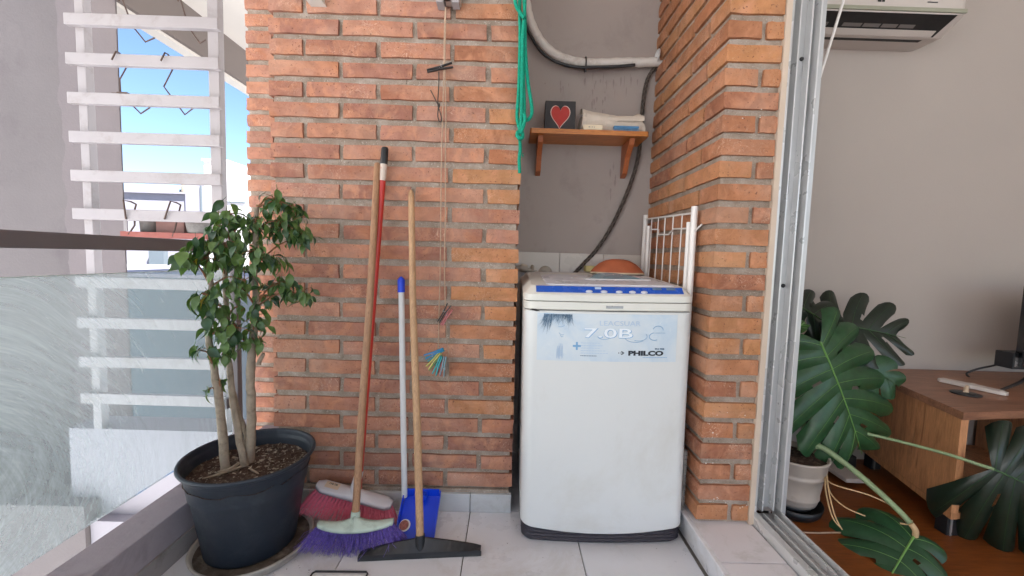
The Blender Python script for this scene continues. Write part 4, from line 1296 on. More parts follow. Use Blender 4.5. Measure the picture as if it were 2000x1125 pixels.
# ------------------------------------------------------------------ cords, pegs and rope on the brick wall
def peg(name_mat, label, cen, ang, L=0.075, tilt=0.0, turn=0.0, group=None, open_=0.02):
    t = thing('clothes_peg', label, 'clothes peg', cen, group)
    def prong(sgn):
        mb = MB()
        pr = []
        for k in range(7):
            u = -0.5 + k / 6
            w = 0.0048
            gap = 0.0012 + 0.0045 * max(0, u) * 2 if u > 0 else 0.0012 + 0.0012 * (-u)
            th = 0.0042 - 0.0015 * abs(u)
            a, b = sgn * gap, sgn * (gap + th)
            pr.append([(u * L, -w, a), (u * L, w, a), (u * L, w, b), (u * L, -w, b)])
        for i in range(6):
            mb.add(pr[i] + pr[i + 1], [(q, (q + 1) % 4, (q + 1) % 4 + 4, q + 4) for q in range(4)])
        mb.add(pr[0], [(0, 1, 2, 3)]).add(pr[-1], [(3, 2, 1, 0)])
        return mb
    for sgn in (-1, 1):
        o = prong(sgn).build('prong', name_mat)
        o.parent = t
    sp = MB()
    sp.tube([(0.004 * math.cos(a * 0.9) + 0.004, -0.0058 + 0.0116 * a / 14, 0.0042 * math.sin(a * 0.9)) for a in range(15)], 0.0008, 4)
    sp.tube([(0.004, -0.0056, 0.0065), (0.010, -0.0056, 0.0075), (0.010, 0.0056, 0.0075), (0.004, 0.0056, 0.0065)], 0.0008, 4)
    o = sp.build('spring', 'silver')
    o.parent = t
    t.rotation_euler = (Matrix.Rotation(turn, 3, 'Z') @ Matrix.Rotation(-ang, 3, 'Y') @ Matrix.Rotation(tilt, 3, 'X')).to_euler()
    return t
wire('cord', [(-0.2380, -0.0200, 1.7641), (-0.2406, -0.0170, 1.6902), (-0.2404, -0.0180, 1.5904), (-0.2408, -0.0160, 1.4908), (-0.2423, -0.0160, 1.3722), (-0.2435, -0.0160, 1.2348), (-0.2426, -0.0160, 1.0778), (-0.2415, -0.0160, 0.9004), (-0.2427, -0.0160, 0.7560), (-0.2433, -0.0160, 0.6830), (-0.2430, -0.0200, 0.5920)], 0.0020, 'cord', 'thin beige cord hanging straight down to the bunch of coloured pegs', 'cord', 'beige cords on the brick wall', 3, 5)
wire('cord', [(-0.2363, -0.0200, 1.7641), (-0.2367, -0.0200, 1.6888), (-0.2366, -0.0180, 1.5656), (-0.2312, -0.0140, 1.4242), (-0.2306, -0.0140, 1.2874), (-0.2270, -0.0140, 1.0785), (-0.2275, -0.0140, 0.9007), (-0.2208, -0.0180, 0.7605)], 0.0020, 'cord', 'thin beige cord ending at the lone dark peg', 'cord', 'beige cords on the brick wall', 3, 5)
wire('cord', [(-0.2193, -0.0130, 0.7344), (-0.2142, -0.0130, 0.6466), (-0.2056, -0.0130, 0.5728), (-0.2059, -0.0130, 0.4890), (-0.2130, -0.0130, 0.4756)], 0.0010, 'cord', 'loose end of beige cord beside the coloured pegs', 'cord', 'beige cords on the brick wall', 3, 4)
lo = MB()
lo.tube([(-0.2568, -0.0200, 1.5557), (-0.2561, -0.0200, 1.5139), (-0.2586, -0.0200, 1.4551), (-0.2548, -0.0200, 1.4350), (-0.2475, -0.0200, 1.4132), (-0.2455, -0.0200, 1.3946), (-0.2524, -0.0200, 1.3927), (-0.2579, -0.0200, 1.4112), (-0.2566, -0.0200, 1.4383), (-0.2585, -0.0200, 1.4483), (-0.2835, -0.0200, 1.4946)], 0.0019, 6, sub=4)
lo.lathe([(0.0, -0.007), (0.004, -0.006), (0.0045, 0.0), (0.004, 0.006), (0.0, 0.007)], 8, (-0.2550, -0.0200, 1.4451))
tag(lo.build('looped_cord', 'dark_cord'), 'short dark knotted cord loop hanging from the upper black peg', 'cord')
peg('peg_black', 'black clothes peg clipped high across the beige cords', (-0.2528, -0.0240, 1.5657), R(15), 0.088)
peg('peg_black', 'lone dark peg clipped above the coloured bunch', (-0.2248, -0.0240, 0.7358), R(60), 0.072)
peg('peg_pink', 'faded pink peg tucked beside the lone dark peg', (-0.2190, -0.0140, 0.7218), R(62), 0.066, 0.5)
GP = 'bunch of coloured clothes pegs on the cord'
bun = Vector((-0.2393, -0.0200, 0.5921))
for k, (mt, lb_, ang, dx, dz, dy) in enumerate((
        ('peg_blue', 'bright blue peg at the top of the coloured bunch', R(205), -0.016, 0.004, -0.016),
        ('peg_teal', 'teal peg just under the bright blue one in the bunch', R(212), -0.013, -0.004, -0.004),
        ('peg_yellow', 'yellow peg in the coloured bunch', R(232), -0.016, -0.022, -0.014),
        ('peg_green', 'green peg in the coloured bunch', R(240), -0.010, -0.034, -0.006),
        ('peg_teal', 'teal peg in the middle of the coloured bunch, hanging lower', R(250), -0.002, -0.040, -0.016),
        ('peg_pink', 'pink peg in the coloured bunch', R(256), 0.008, -0.044, -0.006),
        ('peg_grey', 'grey blue peg hanging steepest in the coloured bunch', R(262), 0.018, -0.042, -0.016))):
    peg(mt, lb_, (bun.x + dx, bun.y + dy, bun.z + dz), ang, 0.070, 0.2 * (k % 3), 0.0, GP)
# pulley block and bracket at the top
pu = thing('pulley', 'metal pulley block the beige cords hang from', 'pulley', (-0.2196, -0.0300, 1.7718))
c0 = Vector((-0.2197, -0.0300, 1.7750))
MB().box((c0.x - 0.045, -0.050, c0.z - 0.012), (c0.x - 0.020, -0.002, c0.z + 0.05), 0.002).box((c0.x + 0.006, -0.05, c0.z - 0.012), (c0.x + 0.030, -0.010, c0.z - 0.002), 0.001).build('bracket', 'white_metal', pu)
MB().box((c0.x - 0.018, -0.045, c0.z - 0.002), (c0.x + 0.034, -0.006, c0.z + 0.05), 0.002).build('housing', 'silver', pu)
MB().lathe([(0.0, -0.006), (0.016, -0.006), (0.012, 0.0), (0.016, 0.006), (0.0, 0.006)], 18).build('wheel', 'black_plastic', pu, (c0.x - 0.008, -0.052, c0.z + 0.008), (PI / 2, 0, 0))
c1 = Vector((-0.6668, -0.0200, 1.7695))
bk = thing('wall_bracket', 'pale metal bracket at the top of the brick wall', 'bracket', tuple(c1))
MB().prism([(c1.x - 0.026, c1.z - 0.008), (c1.x + 0.026, c1.z - 0.008), (c1.x + 0.018, c1.z + 0.012), (c1.x - 0.012, c1.z + 0.012)], -0.06, -0.001, 'Y').build('arm', 'cream_plastic', bk)
MB().box((c1.x - 0.02, -0.010, c1.z + 0.012), (c1.x + 0.02, -0.001, c1.z + 0.10), 0.001).build('plate', 'cream_plastic', bk)

# green rope
gp = thing('rope', 'green braided rope hung in long loops at the corner of the brick wall', 'rope', (0.0224, -0.0300, 1.6263))
RR = 0.0062
mb = MB()
mb.tube([(0.0090, -0.0280, 1.8386), (0.0098, -0.0280, 1.7578), (0.0135, -0.0280, 1.6927), (0.0149, -0.0280, 1.5940), (0.0145, -0.0280, 1.4942), (0.0116, -0.0280, 1.4186), (0.0179, -0.0280, 1.3834), (0.0290, -0.0320, 1.3554)], RR, 9, sub=5)
mb.tube([(0.0257, -0.0400, 1.8316), (0.0254, -0.0400, 1.7352), (0.0224, -0.0400, 1.6704), (0.0237, -0.0400, 1.5724), (0.0251, -0.0400, 1.4733), (0.0260, -0.0400, 1.3899), (0.0272, -0.0400, 1.3530)], RR, 9, sub=5)
mb.tube([(0.0213, -0.0300, 1.8217), (0.0278, -0.0300, 1.7247), (0.0326, -0.0300, 1.6266), (0.0444, -0.0300, 1.5277), (0.0589, -0.0300, 1.4530), (0.0599, -0.0300, 1.4212), (0.0484, -0.0300, 1.4040), (0.0360, -0.0300, 1.4103), (0.0347, -0.0300, 1.4523), (0.0284, -0.0300, 1.5439), (0.0253, -0.0300, 1.6428)], RR, 9, sub=5)
mb.tube([(-0.0090, -0.0460, 1.8107), (-0.0043, -0.0460, 1.7662), (0.0081, -0.0460, 1.7441), (0.0255, -0.0500, 1.7200)], RR, 9, sub=5)
mb.tube([(0.0352, -0.0480, 1.4176), (0.0376, -0.0480, 1.3944), (0.0299, -0.0480, 1.3675), (0.0219, -0.0480, 1.3505)], RR, 8, sub=4)
mb.build('loops', 'rope_green', gp)
mb = MB()
mb.tube([(0.0133, -0.0450, 1.3511), (0.0205, -0.0520, 1.3359), (0.0308, -0.0450, 1.3416), (0.0286, -0.0420, 1.3592), (0.0166, -0.0400, 1.3594), (0.0135, -0.0460, 1.3441)], RR * 1.15, 9, sub=5)
mb.build('knot', 'rope_green', gp)
MB().tube([(0.0224, -0.0320, 1.3451), (0.0253, -0.0320, 1.3078), (0.0230, -0.0320, 1.2703), (0.0261, -0.0320, 1.2259)], RR * 0.95, 9, sub=4).build('tail', 'rope_green', gp)
mb = MB()
for k in range(9):
    p = Vector((0.0310, -0.0350, 1.2903))
    mb.tube([p, p + V(rnd.uniform(0, .012), rnd.uniform(-.006, .004), rnd.uniform(-.016, .002))], 0.0007, 3, cap=False)
mb.build('fray', 'rope_green', gp, kind='stuff')

# ------------------------------------------------------------------ pipe, hose and shelf in the niche
pp = thing('insulated_pipe', 'white wrapped air conditioner pipe curving across the niche wall', 'pipe', (0.3, 0.44, 1.8))
mb = MB()
pts = [(0.0225, 0.4350, 2.1539), (0.0387, 0.4350, 2.0689), (0.0569, 0.4350, 1.9941), (0.0909, 0.4350, 1.9237), (0.1382, 0.4350, 1.8686), (0.2010, 0.4350, 1.8313), (0.2816, 0.4350, 1.8120), (0.3729, 0.4350, 1.8105), (0.4753, 0.4350, 1.8182), (0.5666, 0.4350, 1.8211), (0.6509, 0.4350, 1.8260)]
sp, sr = spline([Vector(p) for p in pts], [0.0195] * len(pts), 8)
sr = [0.0195 * (1 + 0.045 * math.sin(i * 1.35)) for i in range(len(sp))]
mb.tube(sp, sr, 16)
mb.build('wrap', 'pipe_wrap', pp)
MB().tube([(0.0182, 0.4150, 2.0562), (0.0391, 0.4150, 1.9609), (0.0726, 0.4150, 1.8955), (0.1195, 0.4150, 1.8366), (0.1885, 0.4150, 1.7998), (0.2681, 0.4150, 1.7828), (0.3584, 0.4150, 1.7857), (0.4486, 0.4150, 1.7907), (0.5273, 0.4150, 1.7998)], 0.0070, 8, sub=5).build('cable', 'black_plastic', pp)
a = Vector((0.3113, 0.4350, 1.8107))
MB().tube([(a.x, a.y + 0.026 * math.cos(t * PI / 8), a.z - 0.006 + 0.030 * math.sin(t * PI / 8)) for t in range(17)], 0.003, 6).box((a.x - .003, a.y - 0.025, a.z - 0.048), (a.x + .003, a.y - 0.021, a.z - 0.025)).build('cable_tie', 'black_plastic', pp)
oc = thing('pipe_cover', 'small white torn outlet cover where the pipe enters the brick', 'cover', (0.6300, 0.4116, 1.8428))
oc0 = Vector((0.6280, 0.4057, 1.8399))
MB().lathe([(0.0, 0.0), (0.016, 0.001), (0.022, 0.004), (0.024, 0.008)], 14, (0, 0, 0), 1, 1.5).build('cup', 'white_plastic', oc, tuple(oc0), (0, -PI / 2, 0))
bh = thing('braided_hose', 'dark braided water hose running down behind the shelf to the machine', 'hose', (0.5, 0.44, 1.3))
mb = MB()
hp = [Vector(p) for p in [(0.6323, 0.4450, 1.8146), (0.6000, 0.4500, 1.7625), (0.5855, 0.4500, 1.6883), (0.5810, 0.4500, 1.5983), (0.5782, 0.4500, 1.5190), (0.5742, 0.4500, 1.4163), (0.5473, 0.4500, 1.3006), (0.5081, 0.4500, 1.1904), (0.4612, 0.4500, 1.0838), (0.4016, 0.4500, 0.9855), (0.3449, 0.4500, 0.9198), (0.2948, 0.4500, 0.8636)]]
hs, hr_ = spline(hp, [0.0086] * len(hp), 8)
mb.tube(hs, hr_, 10)
mb.build('tube', 'dark_cord', bh)
mb = MB()
for s_ in (0, 1):
    for ph in range(3):
        pts = []
        for i in range(len(hs) - 1):
            t = (hs[i + 1] - hs[i]).normalized()
            u = t.cross(V(0, 1, 0)).normalized()
            w = t.cross(u)
            for q in range(2):
                an = (i * 2 + q) * 0.42 * (1 if s_ else -1) + ph * 2 * PI / 3
                pts.append(hs[i].lerp(hs[i + 1], q / 2) + (u * math.cos(an) + w * math.sin(an)) * 0.0086)
        mb.tube(pts, 0.0009, 3, cap=False)
mb.build('braid', plain('braid', S(112, 102, 92), 0.5, 0.3, 0.1, 60, 0), bh)

sh = thing('wall_shelf', 'varnished pine shelf on two wooden brackets in the niche', 'shelf', (0.32, 0.46, 1.45))
SZ = 1.482
MB().prism([(0.077, 0.305), (0.565, 0.305), (0.570, 0.310), (0.570, 0.467), (0.072, 0.467), (0.072, 0.310)], SZ - 0.020, SZ).build('board', 'shelf_wood', sh)
for xc, hw in ((0.118, 0.011), (0.510, 0.011)):
    MB().prism([(0.467, SZ - 0.0205), (0.335, SZ - 0.0205), (0.345, SZ - 0.045), (0.395, SZ - 0.085), (0.430, SZ - 0.150), (0.467, SZ - 0.165)], xc - hw, xc + hw, 'X').build('bracket', 'bracket_wood', sh)
hbk = thing('heart_block', 'black square block painted with a red heart outlined in white', 'ornament', (0.198, 0.36, SZ))
MB().box((0.134, 0.345, SZ + .0005), (0.264, 0.385, SZ + 0.128), 0.002).build('block', 'block_black', hbk)
def heart(sc_, y, cx, cz):
    pts = []
    for k in range(40):
        t = 2 * PI * k / 40
        x = 16 * math.sin(t) ** 3
        z = 13 * math.cos(t) - 5 * math.cos(2 * t) - 2 * math.cos(3 * t) - math.cos(4 * t)
        if z < -2:
            x += (z + 2) * 0.06
        z *= 1.22
        pts.append((cx + x * sc_ * 0.92, y, cz + z * sc_))
    return pts
hb = heart(0.00290, 0.3440, 0.199, SZ + 0.066)
hf = [(x, 0.3425, z) for x, _, z in heart(0.00268, 0, 0.199, SZ + 0.066)]
MB().add(hb + hf, [tuple(range(40))] + [(k, (k + 1) % 40, (k + 1) % 40 + 40, k + 40) for k in range(40)]).build('heart_outline', 'heart_line', hbk)
hf2 = [(x, 0.3418, z) for x, _, z in hf]
MB().add([(x, 0.3415, z) for x, _, z in hf], [tuple(range(40))]).build('heart', 'heart_red', hbk)

tw = thing('towel', 'folded cream towel lying in a soft roll on the pine shelf', 'towel', (0.43, 0.40, SZ))
mb = MB()
NX, NA = 34, 22
rows_ = []
for i in range(NX + 1):
    u = i / NX
    x = 0.292 + 0.274 * u
    hgt = 0.080 + 0.022 * max(0, 1 - u * 1.7) + 0.016 * math.exp(-((u - 0.92) / 0.10) ** 2) - 0.022 * max(0, (u - 0.95)) * 20
    dep = 0.060 + 0.010 * math.sin(u * 5)
    if u < 0.04 or u > 0.97:
        hgt *= 0.75
    ring = []
    for k in range(NA):
        a = 2 * PI * k / NA
        ca, sa_ = math.cos(a), math.sin(a)
        r_ = 1 + 0.07 * noise.noise(Vector((x * 30, ca * 2.2, sa_ * 2.2)))
        ring.append((x + 0.006 * sa_ * (0.5 - u), 0.395 + dep * math.copysign(abs(ca) ** 0.8, ca) * r_, SZ + 0.001 + max(0, hgt * 0.5 + hgt * 0.5 * math.copysign(abs(sa_) ** 0.8, sa_) * r_)))
    rows_.append(ring)
for i in range(NX):
    mb.add(rows_[i] + rows_[i + 1], [(k, (k + 1) % NA, (k + 1) % NA + NA, k + NA) for k in range(NA)], True)
mb.add(rows_[0], [tuple(range(NA))]).add(rows_[-1], [tuple(range(NA))])
mb.build('roll', 'towel', tw)
fl_ = MB()
r2 = []
for i in range(25):
    u = i / 24
    x = 0.294 + 0.262 * u
    hg = 0.088 + 0.020 * max(0, 1 - u * 1.9) - 0.010 * math.sin(u * 3.1)
    r2.append([(x, 0.331 + 0.004 * math.sin(u * 9), SZ + 0.040 + 0.012 * u), (x, 0.3285 + 0.004 * math.sin(u * 9), SZ + 0.052 + 0.010 * u), (x, 0.336, SZ + 0.066 + 0.008 * u), (x, 0.352, SZ + hg * 0.93), (x, 0.385, SZ + hg + 0.006), (x, 0.43, SZ + hg - 0.004)])
for i in range(24):
    fl_.add(r2[i] + r2[i + 1], [(k, k + 1, k + 7, k + 6) for k in range(5)], True)
fl_.build('fold', 'towel', tw)
so = tag(MB().box((0.293, 0.305, SZ + .0005), (0.374, 0.333, SZ + 0.021), 0.003).build('soap_bar', 'soap'), 'small cream soap bar at the front edge of the shelf', 'soap')
MB().box((0.315, 0.3044, SZ + 0.009), (0.322, 0.3049, SZ + 0.014)).box((0.328, 0.3044, SZ + 0.009), (0.332, 0.3049, SZ + 0.014)).box((0.337, 0.3044, SZ + 0.008), (0.341, 0.3049, SZ + 0.013)).build('stamp', 'valve_beige', so)
bsh = thing('scrub_brush', 'blue scrubbing brush lying bristles forward beside the towel', 'brush', (0.47, 0.32, SZ))
MB().box((0.425, 0.320, SZ + 0.017), (0.532, 0.345, SZ + 0.026), 0.004).build('back', 'brush_blue', bsh)
mb = MB()
for k in range(26):
    for q in range(3):
        x = 0.428 + 0.1 * k / 25
        mb.tube([(x, 0.322 + q * .008, SZ + 0.018), (x + rnd.uniform(-.003, .003), 0.314 + q * .008, SZ + 0.0008)], 0.0012, 4, cap=False)
mb.build('bristles', 'print_blue', bsh, kind='stuff')

# ------------------------------------------------------------------ washing machine
WX0, WX1, WY0, WY1 = 0.062, 0.605, -0.158, 0.37
wm = thing('washing_machine', 'white top-loading washing machine with faded blue label in the niche', 'washing machine', ((WX0 + WX1) / 2, 0.1, 0))
def outline(inset=0.0, r=0.036, bow=0.014, nseg=7, nf=14):
    x0, x1, y0, y1 = WX0 + inset, WX1 - inset, WY0 + inset, WY1 - inset
    pts = []
    r = max(r - inset * 0.5, 0.01)
    for cx, cy, a0 in ((x1 - r, y1 - r, 0), (x0 + r, y1 - r, 90), (x0 + r, y0 + r, 180)):
        for k in range(nseg + 1):
            a = R(a0 + 90 * k / nseg)
            pts.append((cx + r * math.cos(a), cy + r * math.sin(a)))
    for k in range(1, nf):
        t = k / nf
        pts.append((x0 + r + (x1 - x0 - 2 * r) * t, y0))
    for k in range(nseg + 1):
        a = R(270 + 90 * k / nseg)
        pts.append((x1 - r + r * math.cos(a), y0 + r + r * math.sin(a)))
    xm, hw = (x0 + x1) / 2, (x1 - x0) / 2
    return [(x, y - bow * max(0, 1 - ((x - xm) / hw) ** 2) * max(0, min(1, (y0 + 0.08 - y) / 0.08))) for x, y in pts]
def front_y(x, inset=0.0):
    xm, hw = (WX0 + WX1) / 2, (WX1 - WX0) / 2
    u = (x - xm) / hw
    y = WY0 + inset - 0.014 * max(0, 1 - u * u)
    r = 0.036
    if abs(x - xm) > hw - r:
        q = abs(x - xm) - (hw - r)
        y += r - math.sqrt(max(r * r - q * q, 0))
    return y
def loft(rings, smooth=True, cap0=False, cap1=True):
    mb = MB()
    n = len(rings[0])
    for i in range(len(rings) - 1):
        mb.add(rings[i] + rings[i + 1], [(k, (k + 1) % n, (k + 1) % n + n, k + n) for k in range(n)], smooth)
    if cap0:
        mb.add(rings[0], [tuple(range(n - 1, -1, -1))])
    if cap1:
        mb.add(rings[-1], [tuple(range(n))])
    return mb
def weld(mb):
    return mb
xm, hw = (WX0 + WX1) / 2, (WX1 - WX0) / 2
def bz(x, y):
    f = max(0, min(1, (WY0 + 0.05 - y) / 0.05))
    return 0.064 - f * 0.020 * max(0, 1 - ((x - xm) / hw) ** 2) - 0.004 * f
O = outline()
o3 = outline(0.003)
body = loft([[(x, y, bz(x, y)) for x, y in o3], [(x, y, bz(x, y) + 0.003) for x, y in O], [(x, y, 0.30) for x, y in O], [(x, y, 0.55) for x, y in O], [(x, y, 0.774) for x, y in O], [(x, y, 0.777) for x, y in o3]])
body.build('body', 'enamel', wm)
rings = []
for k in range(13):
    z = 0.0025 + 0.0058 * k
    ins = 0.004 if k % 2 == 0 else 0.009
    if k == 0:
        ins = 0.014
    rings.append([(x, y, z) for x, y in outline(ins)])
loft(rings, False, True).build('base', 'base_dark', wm)
for x in (WX0 + 0.05, WX1 - 0.05):
    for y in (WY0 + 0.06, WY1 - 0.05):
        MB().lathe([(0.0, 0.001), (0.018, 0.001), (0.018, 0.012), (0.0, 0.012)], 12, (x, y, 0)).build('foot', 'black_rubber', wm)
sl = lambda y: 0.030 * (y - WY0) / (WY1 - WY0)
A_, B_, C_, D_ = outline(-0.001), outline(-0.002), outline(0.004), outline(0.024, bow=0.010)
loft([[(x, y, 0.7800) for x, y in outline(0.003)], [(x, y, 0.7825) for x, y in A_], [(x, y, 0.806) for x, y in A_]], True, True).build('control_band', 'cream_plastic', wm)
loft([[(x, y, 0.8075) for x, y in outline(0.0015)], [(x, y, 0.809) for x, y in B_], [(x, y, 0.8285 + sl(y)) for x, y in B_], [(x, y, 0.8335 + sl(y)) for x, y in C_], [(x, y, 0.8535 + sl(y)) for x, y in D_]]).build('top_panel', 'cream_plastic', wm)
# blue control strip on the sloped front edge
mb = MB()
def strip_pt(x, t):
    yc = WY0 - 0.014 * max(0, 1 - ((x - xm) / hw) ** 2)
    ya_, za_ = yc + 0.0045, 0.8338
    yb_, zb_ = WY0 + 0.024 - 0.010 * max(0, 1 - ((x - xm) / (hw - 0.024)) ** 2), 0.8540 + sl(WY0 + 0.024)
    return (x, ya_ + (yb_ - ya_) * t - 0.0012, za_ + (zb_ - za_) * t + 0.0008)
nx = 20
g = [[strip_pt(WX0 + 0.036 + (WX1 - WX0 - 0.072) * i / nx, t) for t in (0.06, 0.94)] for i in range(nx + 1)]
for i in range(nx):
    mb.add([g[i][0], g[i + 1][0], g[i + 1][1], g[i][1]], [(0, 1, 2, 3)])
strip = mb.build('control_strip', 'panel_blue', wm)
for k, x in enumerate((0.265, 0.312, 0.360, 0.402, 0.440)):
    c = Vector(strip_pt(x, 0.22))
    MB().lathe([(0.0, 0.004), (0.007, 0.0035), (0.010, 0.001), (0.010, -0.001)], 14, (0, 0, 0), 1.1, 0.55).build('button', 'button_grey', strip, tuple(c + V(0, -0.0006, 0.0004)), (R(50), 0, 0))
for x0_, x1_ in ((0.285, 0.305), (0.470, 0.500), (0.515, 0.545)):
    q = [strip_pt(x0_, 0.55), strip_pt(x1_, 0.55), strip_pt(x1_, 0.85), strip_pt(x0_, 0.85)]
    MB().add([(x, y - 0.0006, z + 0.0006) for x, y, z in q], [(0, 1, 2, 3)]).build('display', 'print_pale' if x0_ < 0.3 else 'print_hair', strip)
# lid with its blue grey grip window
zt = lambda y: 0.8535 + sl(y)
lid = []
lx0, lx1, ly0, ly1 = 0.135, 0.560, WY0 + 0.036, 0.205
def lid_out(ins):
    r = 0.06
    pts = []
    for cx, cy, a0 in ((lx1 - r, ly1 - r, 0), (lx0 + r, ly1 - r, 90)):
        for k in range(7):
            a = R(a0 + 15 * k)
            pts.append((cx + (r - ins) * math.cos(a), cy + (r - ins) * math.sin(a)))
    for cx, cy, a0 in ((lx0 + r * .5, ly0 + r * .5, 180), (lx1 - r * .5, ly0 + r * .5, 270)):
        for k in range(7):
            a = R(a0 + 15 * k)
            pts.append((cx + (r * .5 - ins) * math.cos(a), cy + (r * .5 - ins) * math.sin(a)))
    return pts
lidm = loft([[(x, y, zt(y) + 0.0004) for x, y in lid_out(0)], [(x, y, zt(y) + 0.0035) for x, y in lid_out(0)], [(x, y, zt(y) + 0.005) for x, y in lid_out(0.004)]])
lo_ = lidm.build('lid', 'lid_plastic', wm)
wy = 0.025
wp = [(0.405 + 0.118 * math.cos(PI * k / 18), wy + 0.17 * math.sin(PI * k / 18)) for k in range(19)]
rw_ = []
for j in range(7):
    q = j / 6
    rw_.append([(0.405 + (0.118 - 0.03 * q) * math.cos(PI * k / 18), wy + 0.15 * q * math.sin(PI * k / 18), zt(wy) + 0.0056 + 0.020 * q * math.sin(PI * k / 18)) for k in range(19)])
gb = MB()
for j in range(6):
    gb.add(rw_[j] + rw_[j + 1], [(k, k + 1, k + 20, k + 19) for k in range(18)], True)
gb.add(rw_[6] + [(x, y + .02, zt(y) + 0.0045) for x, y, z in rw_[6]], [(k, k + 1, k + 20, k + 19) for k in range(18)], True)
gw_ = gb.build('grip_window', 'lid_window', lo_)
wp2 = [(0.425 + 0.07 * math.cos(PI * k / 18), wy + 0.010 + 0.085 * math.sin(PI * k / 18)) for k in range(19)]
MB().add([(x, y, zt(wy) + 0.0065 + 0.0200 * (y - wy) / 0.15) for x, y in wp2], [tuple(range(19))]).build('grip', plain('grip_blue', S(116, 158, 174), 0.2, 0, 0.05, 6, 0), gw_)
MB().tube([(x, y, zt(y) + 0.006) for x, y in ((0.287, wy), (0.523, wy))], 0.0022, 6).build('grip_edge', 'white_plastic', lo_)
# faded label, badge, print
mb = MB()
lbx0, lbx1, lbz0, lbz1 = 0.103, 0.549, 0.618, 0.770
nx = 24
for i in range(nx):
    xa, xb = lbx0 + (lbx1 - lbx0) * i / nx, lbx0 + (lbx1 - lbx0) * (i + 1) / nx
    mb.add([(xa, front_y(xa) - 0.0009, lbz0), (xb, front_y(xb) - 0.0009, lbz0), (xb, front_y(xb) - 0.0009, lbz1), (xa, front_y(xa) - 0.0009, lbz1)], [(0, 1, 2, 3)])
t_ = NT('faded_label')
v_ = t_.coord((1, 1, 1), False)
f_ = t_.noise(v_, 7, 5, 0.6, 0.8)
c_ = t_.ramp(f_, [(0.3, S(208, 214, 218)), (0.5, S(197, 208, 217)), (0.72, S(172, 194, 214))])
w_ = t_.ramp(t_.noise(v_, 22, 5, 0.7, 1.0), [(0.60, 0.0), (0.68, 0.8)])
c_ = t_.mix(w_, c_, S(208, 216, 222))
t_.bsdf(c_, 0.45)
label = mb.build('faded_label', t_.m, wm)
def on_front(x, z, off):
    return (x, front_y(x) - off, z)
def smear(name, mat, strokes, off=0.0014):
    mb = MB()
    for x, z0_, z1_, w in strokes:
        mb.add([on_front(x - w, z0_, off), on_front(x + w * .6, z0_ + .001, off), on_front(x + w, z1_, off), on_front(x - w * .5, z1_ + .002, off)], [(0, 1, 2, 3)])
    return mb.build(name, mat, label)
rg = random.Random(17)
hm, hm2 = MB(), MB()
for k in range(330):
    u = rg.random()
    xa = 0.124 + 0.088 * u
    za = 0.768 - 0.003 * rg.random()
    if 0.30 < u < 0.82:
        ln = rg.uniform(0.006, 0.024)
    elif u <= 0.30:
        ln = rg.uniform(0.020, 0.052)
    else:
        ln = rg.uniform(0.014, 0.040)
    lean = -0.030 * max(0, 0.5 - u) + rg.gauss(0, 0.006)
    if rg.random() < 0.25:
        za -= rg.uniform(0, 0.02)
    w0 = rg.uniform(0.0003, 0.0009)
    tgt, of_ = (hm, .0014) if rg.random() < 0.55 else (hm2, .0012)
    pts_ = [(xa + lean * t * t, za - ln * t) for t in (0, .35, .7, 1)]
    for i in range(3):
        (x0_, z0_), (x1_, z1_) = pts_[i], pts_[i + 1]
        wa, wb = w0 * (1 - i / 3.3), w0 * (1 - (i + 1) / 3.3)
        tgt.add([on_front(x0_ - wa, z0_, of_), on_front(x0_ + wa, z0_, of_), on_front(x1_ + wb, z1_, of_), on_front(x1_ - wb, z1_, of_)], [(0, 1, 2, 3)])
hm.build('hair_smudge', 'print_hair', label, kind='stuff')
hm2.build('hair_smudge', 'print_hair_pale', label, kind='stuff')
neck = [(0.166 + 0.026 * rg.random(), 0.622 + 0.016 * rg.random(), 0.640 + 0.042 * rg.random(), rg.uniform(0.0004, 0.0016)) for _ in range(22)]
smear('neck_smudge', 'print_pale', neck)['kind'] = 'stuff'
fm = MB()
for a, b in (((0.170, 0.728), (0.190, 0.733)), ((0.172, 0.708), (0.188, 0.702)), ((0.176, 0.700), (0.186, 0.697))):
    pts = [on_front(a[0] + (b[0] - a[0]) * t / 4, a[1] + (b[1] - a[1]) * t / 4 - 0.004 * math.sin(PI * t / 4), 0.0012) for t in range(5)]
    fm.tube(pts, 0.0007, 4)
fm.build('face_lines', 'print_blue', label)
yf = front_y(0.33) - 0.0018
def ftext(name, body_, mat, size, x, z, sx=1.0, off=0.0014, offset=0.0, shear=0.0):
    o = text(name, body_, mat, size, (0, 0, 0), label, 1.0, (0, 0, 0), 0.0003, 'LEFT', offset, shear)
    for v in o.data.vertices:
        wx = x + v.co.x * sx
        v.co = (wx, front_y(wx) - off - v.co.z, z + v.co.y)
    o.data.update()
    return o
ftext('number_shadow', '7.0B', 'print_blue', 0.042, 0.2495, 0.6945, 2.1, 0.0018, 0.0012)
ftext('number_print', '7.0B', 'print_white', 0.042, 0.2485, 0.6957, 2.1, 0.0026, 0.0004)
ftext('title_print', 'LEACSUAR', 'print_pale', 0.022, 0.298, 0.7335, 1.25, 0.0016)
ftext('plus_print', '+', 'print_blue', 0.050, 0.2150, 0.6490, 1.0, 0.0015, 0.001)
mb = MB()
for k in range(5):
    z = 0.676 - k * 0.0082
    n_ = (7, 8, 7, 9, 10)[k]
    for q in range(n_):
        x = 0.242 + q * 0.0088
        mb.add([on_front(x, z, 0.0013), on_front(x + 0.0074, z, 0.0013), on_front(x + 0.0074, z + 0.0018, 0.0013), on_front(x, z + 0.0018, 0.0013)], [(0, 1, 2, 3)])
mb.build('small_print', 'print_pale', label)
mb = MB()
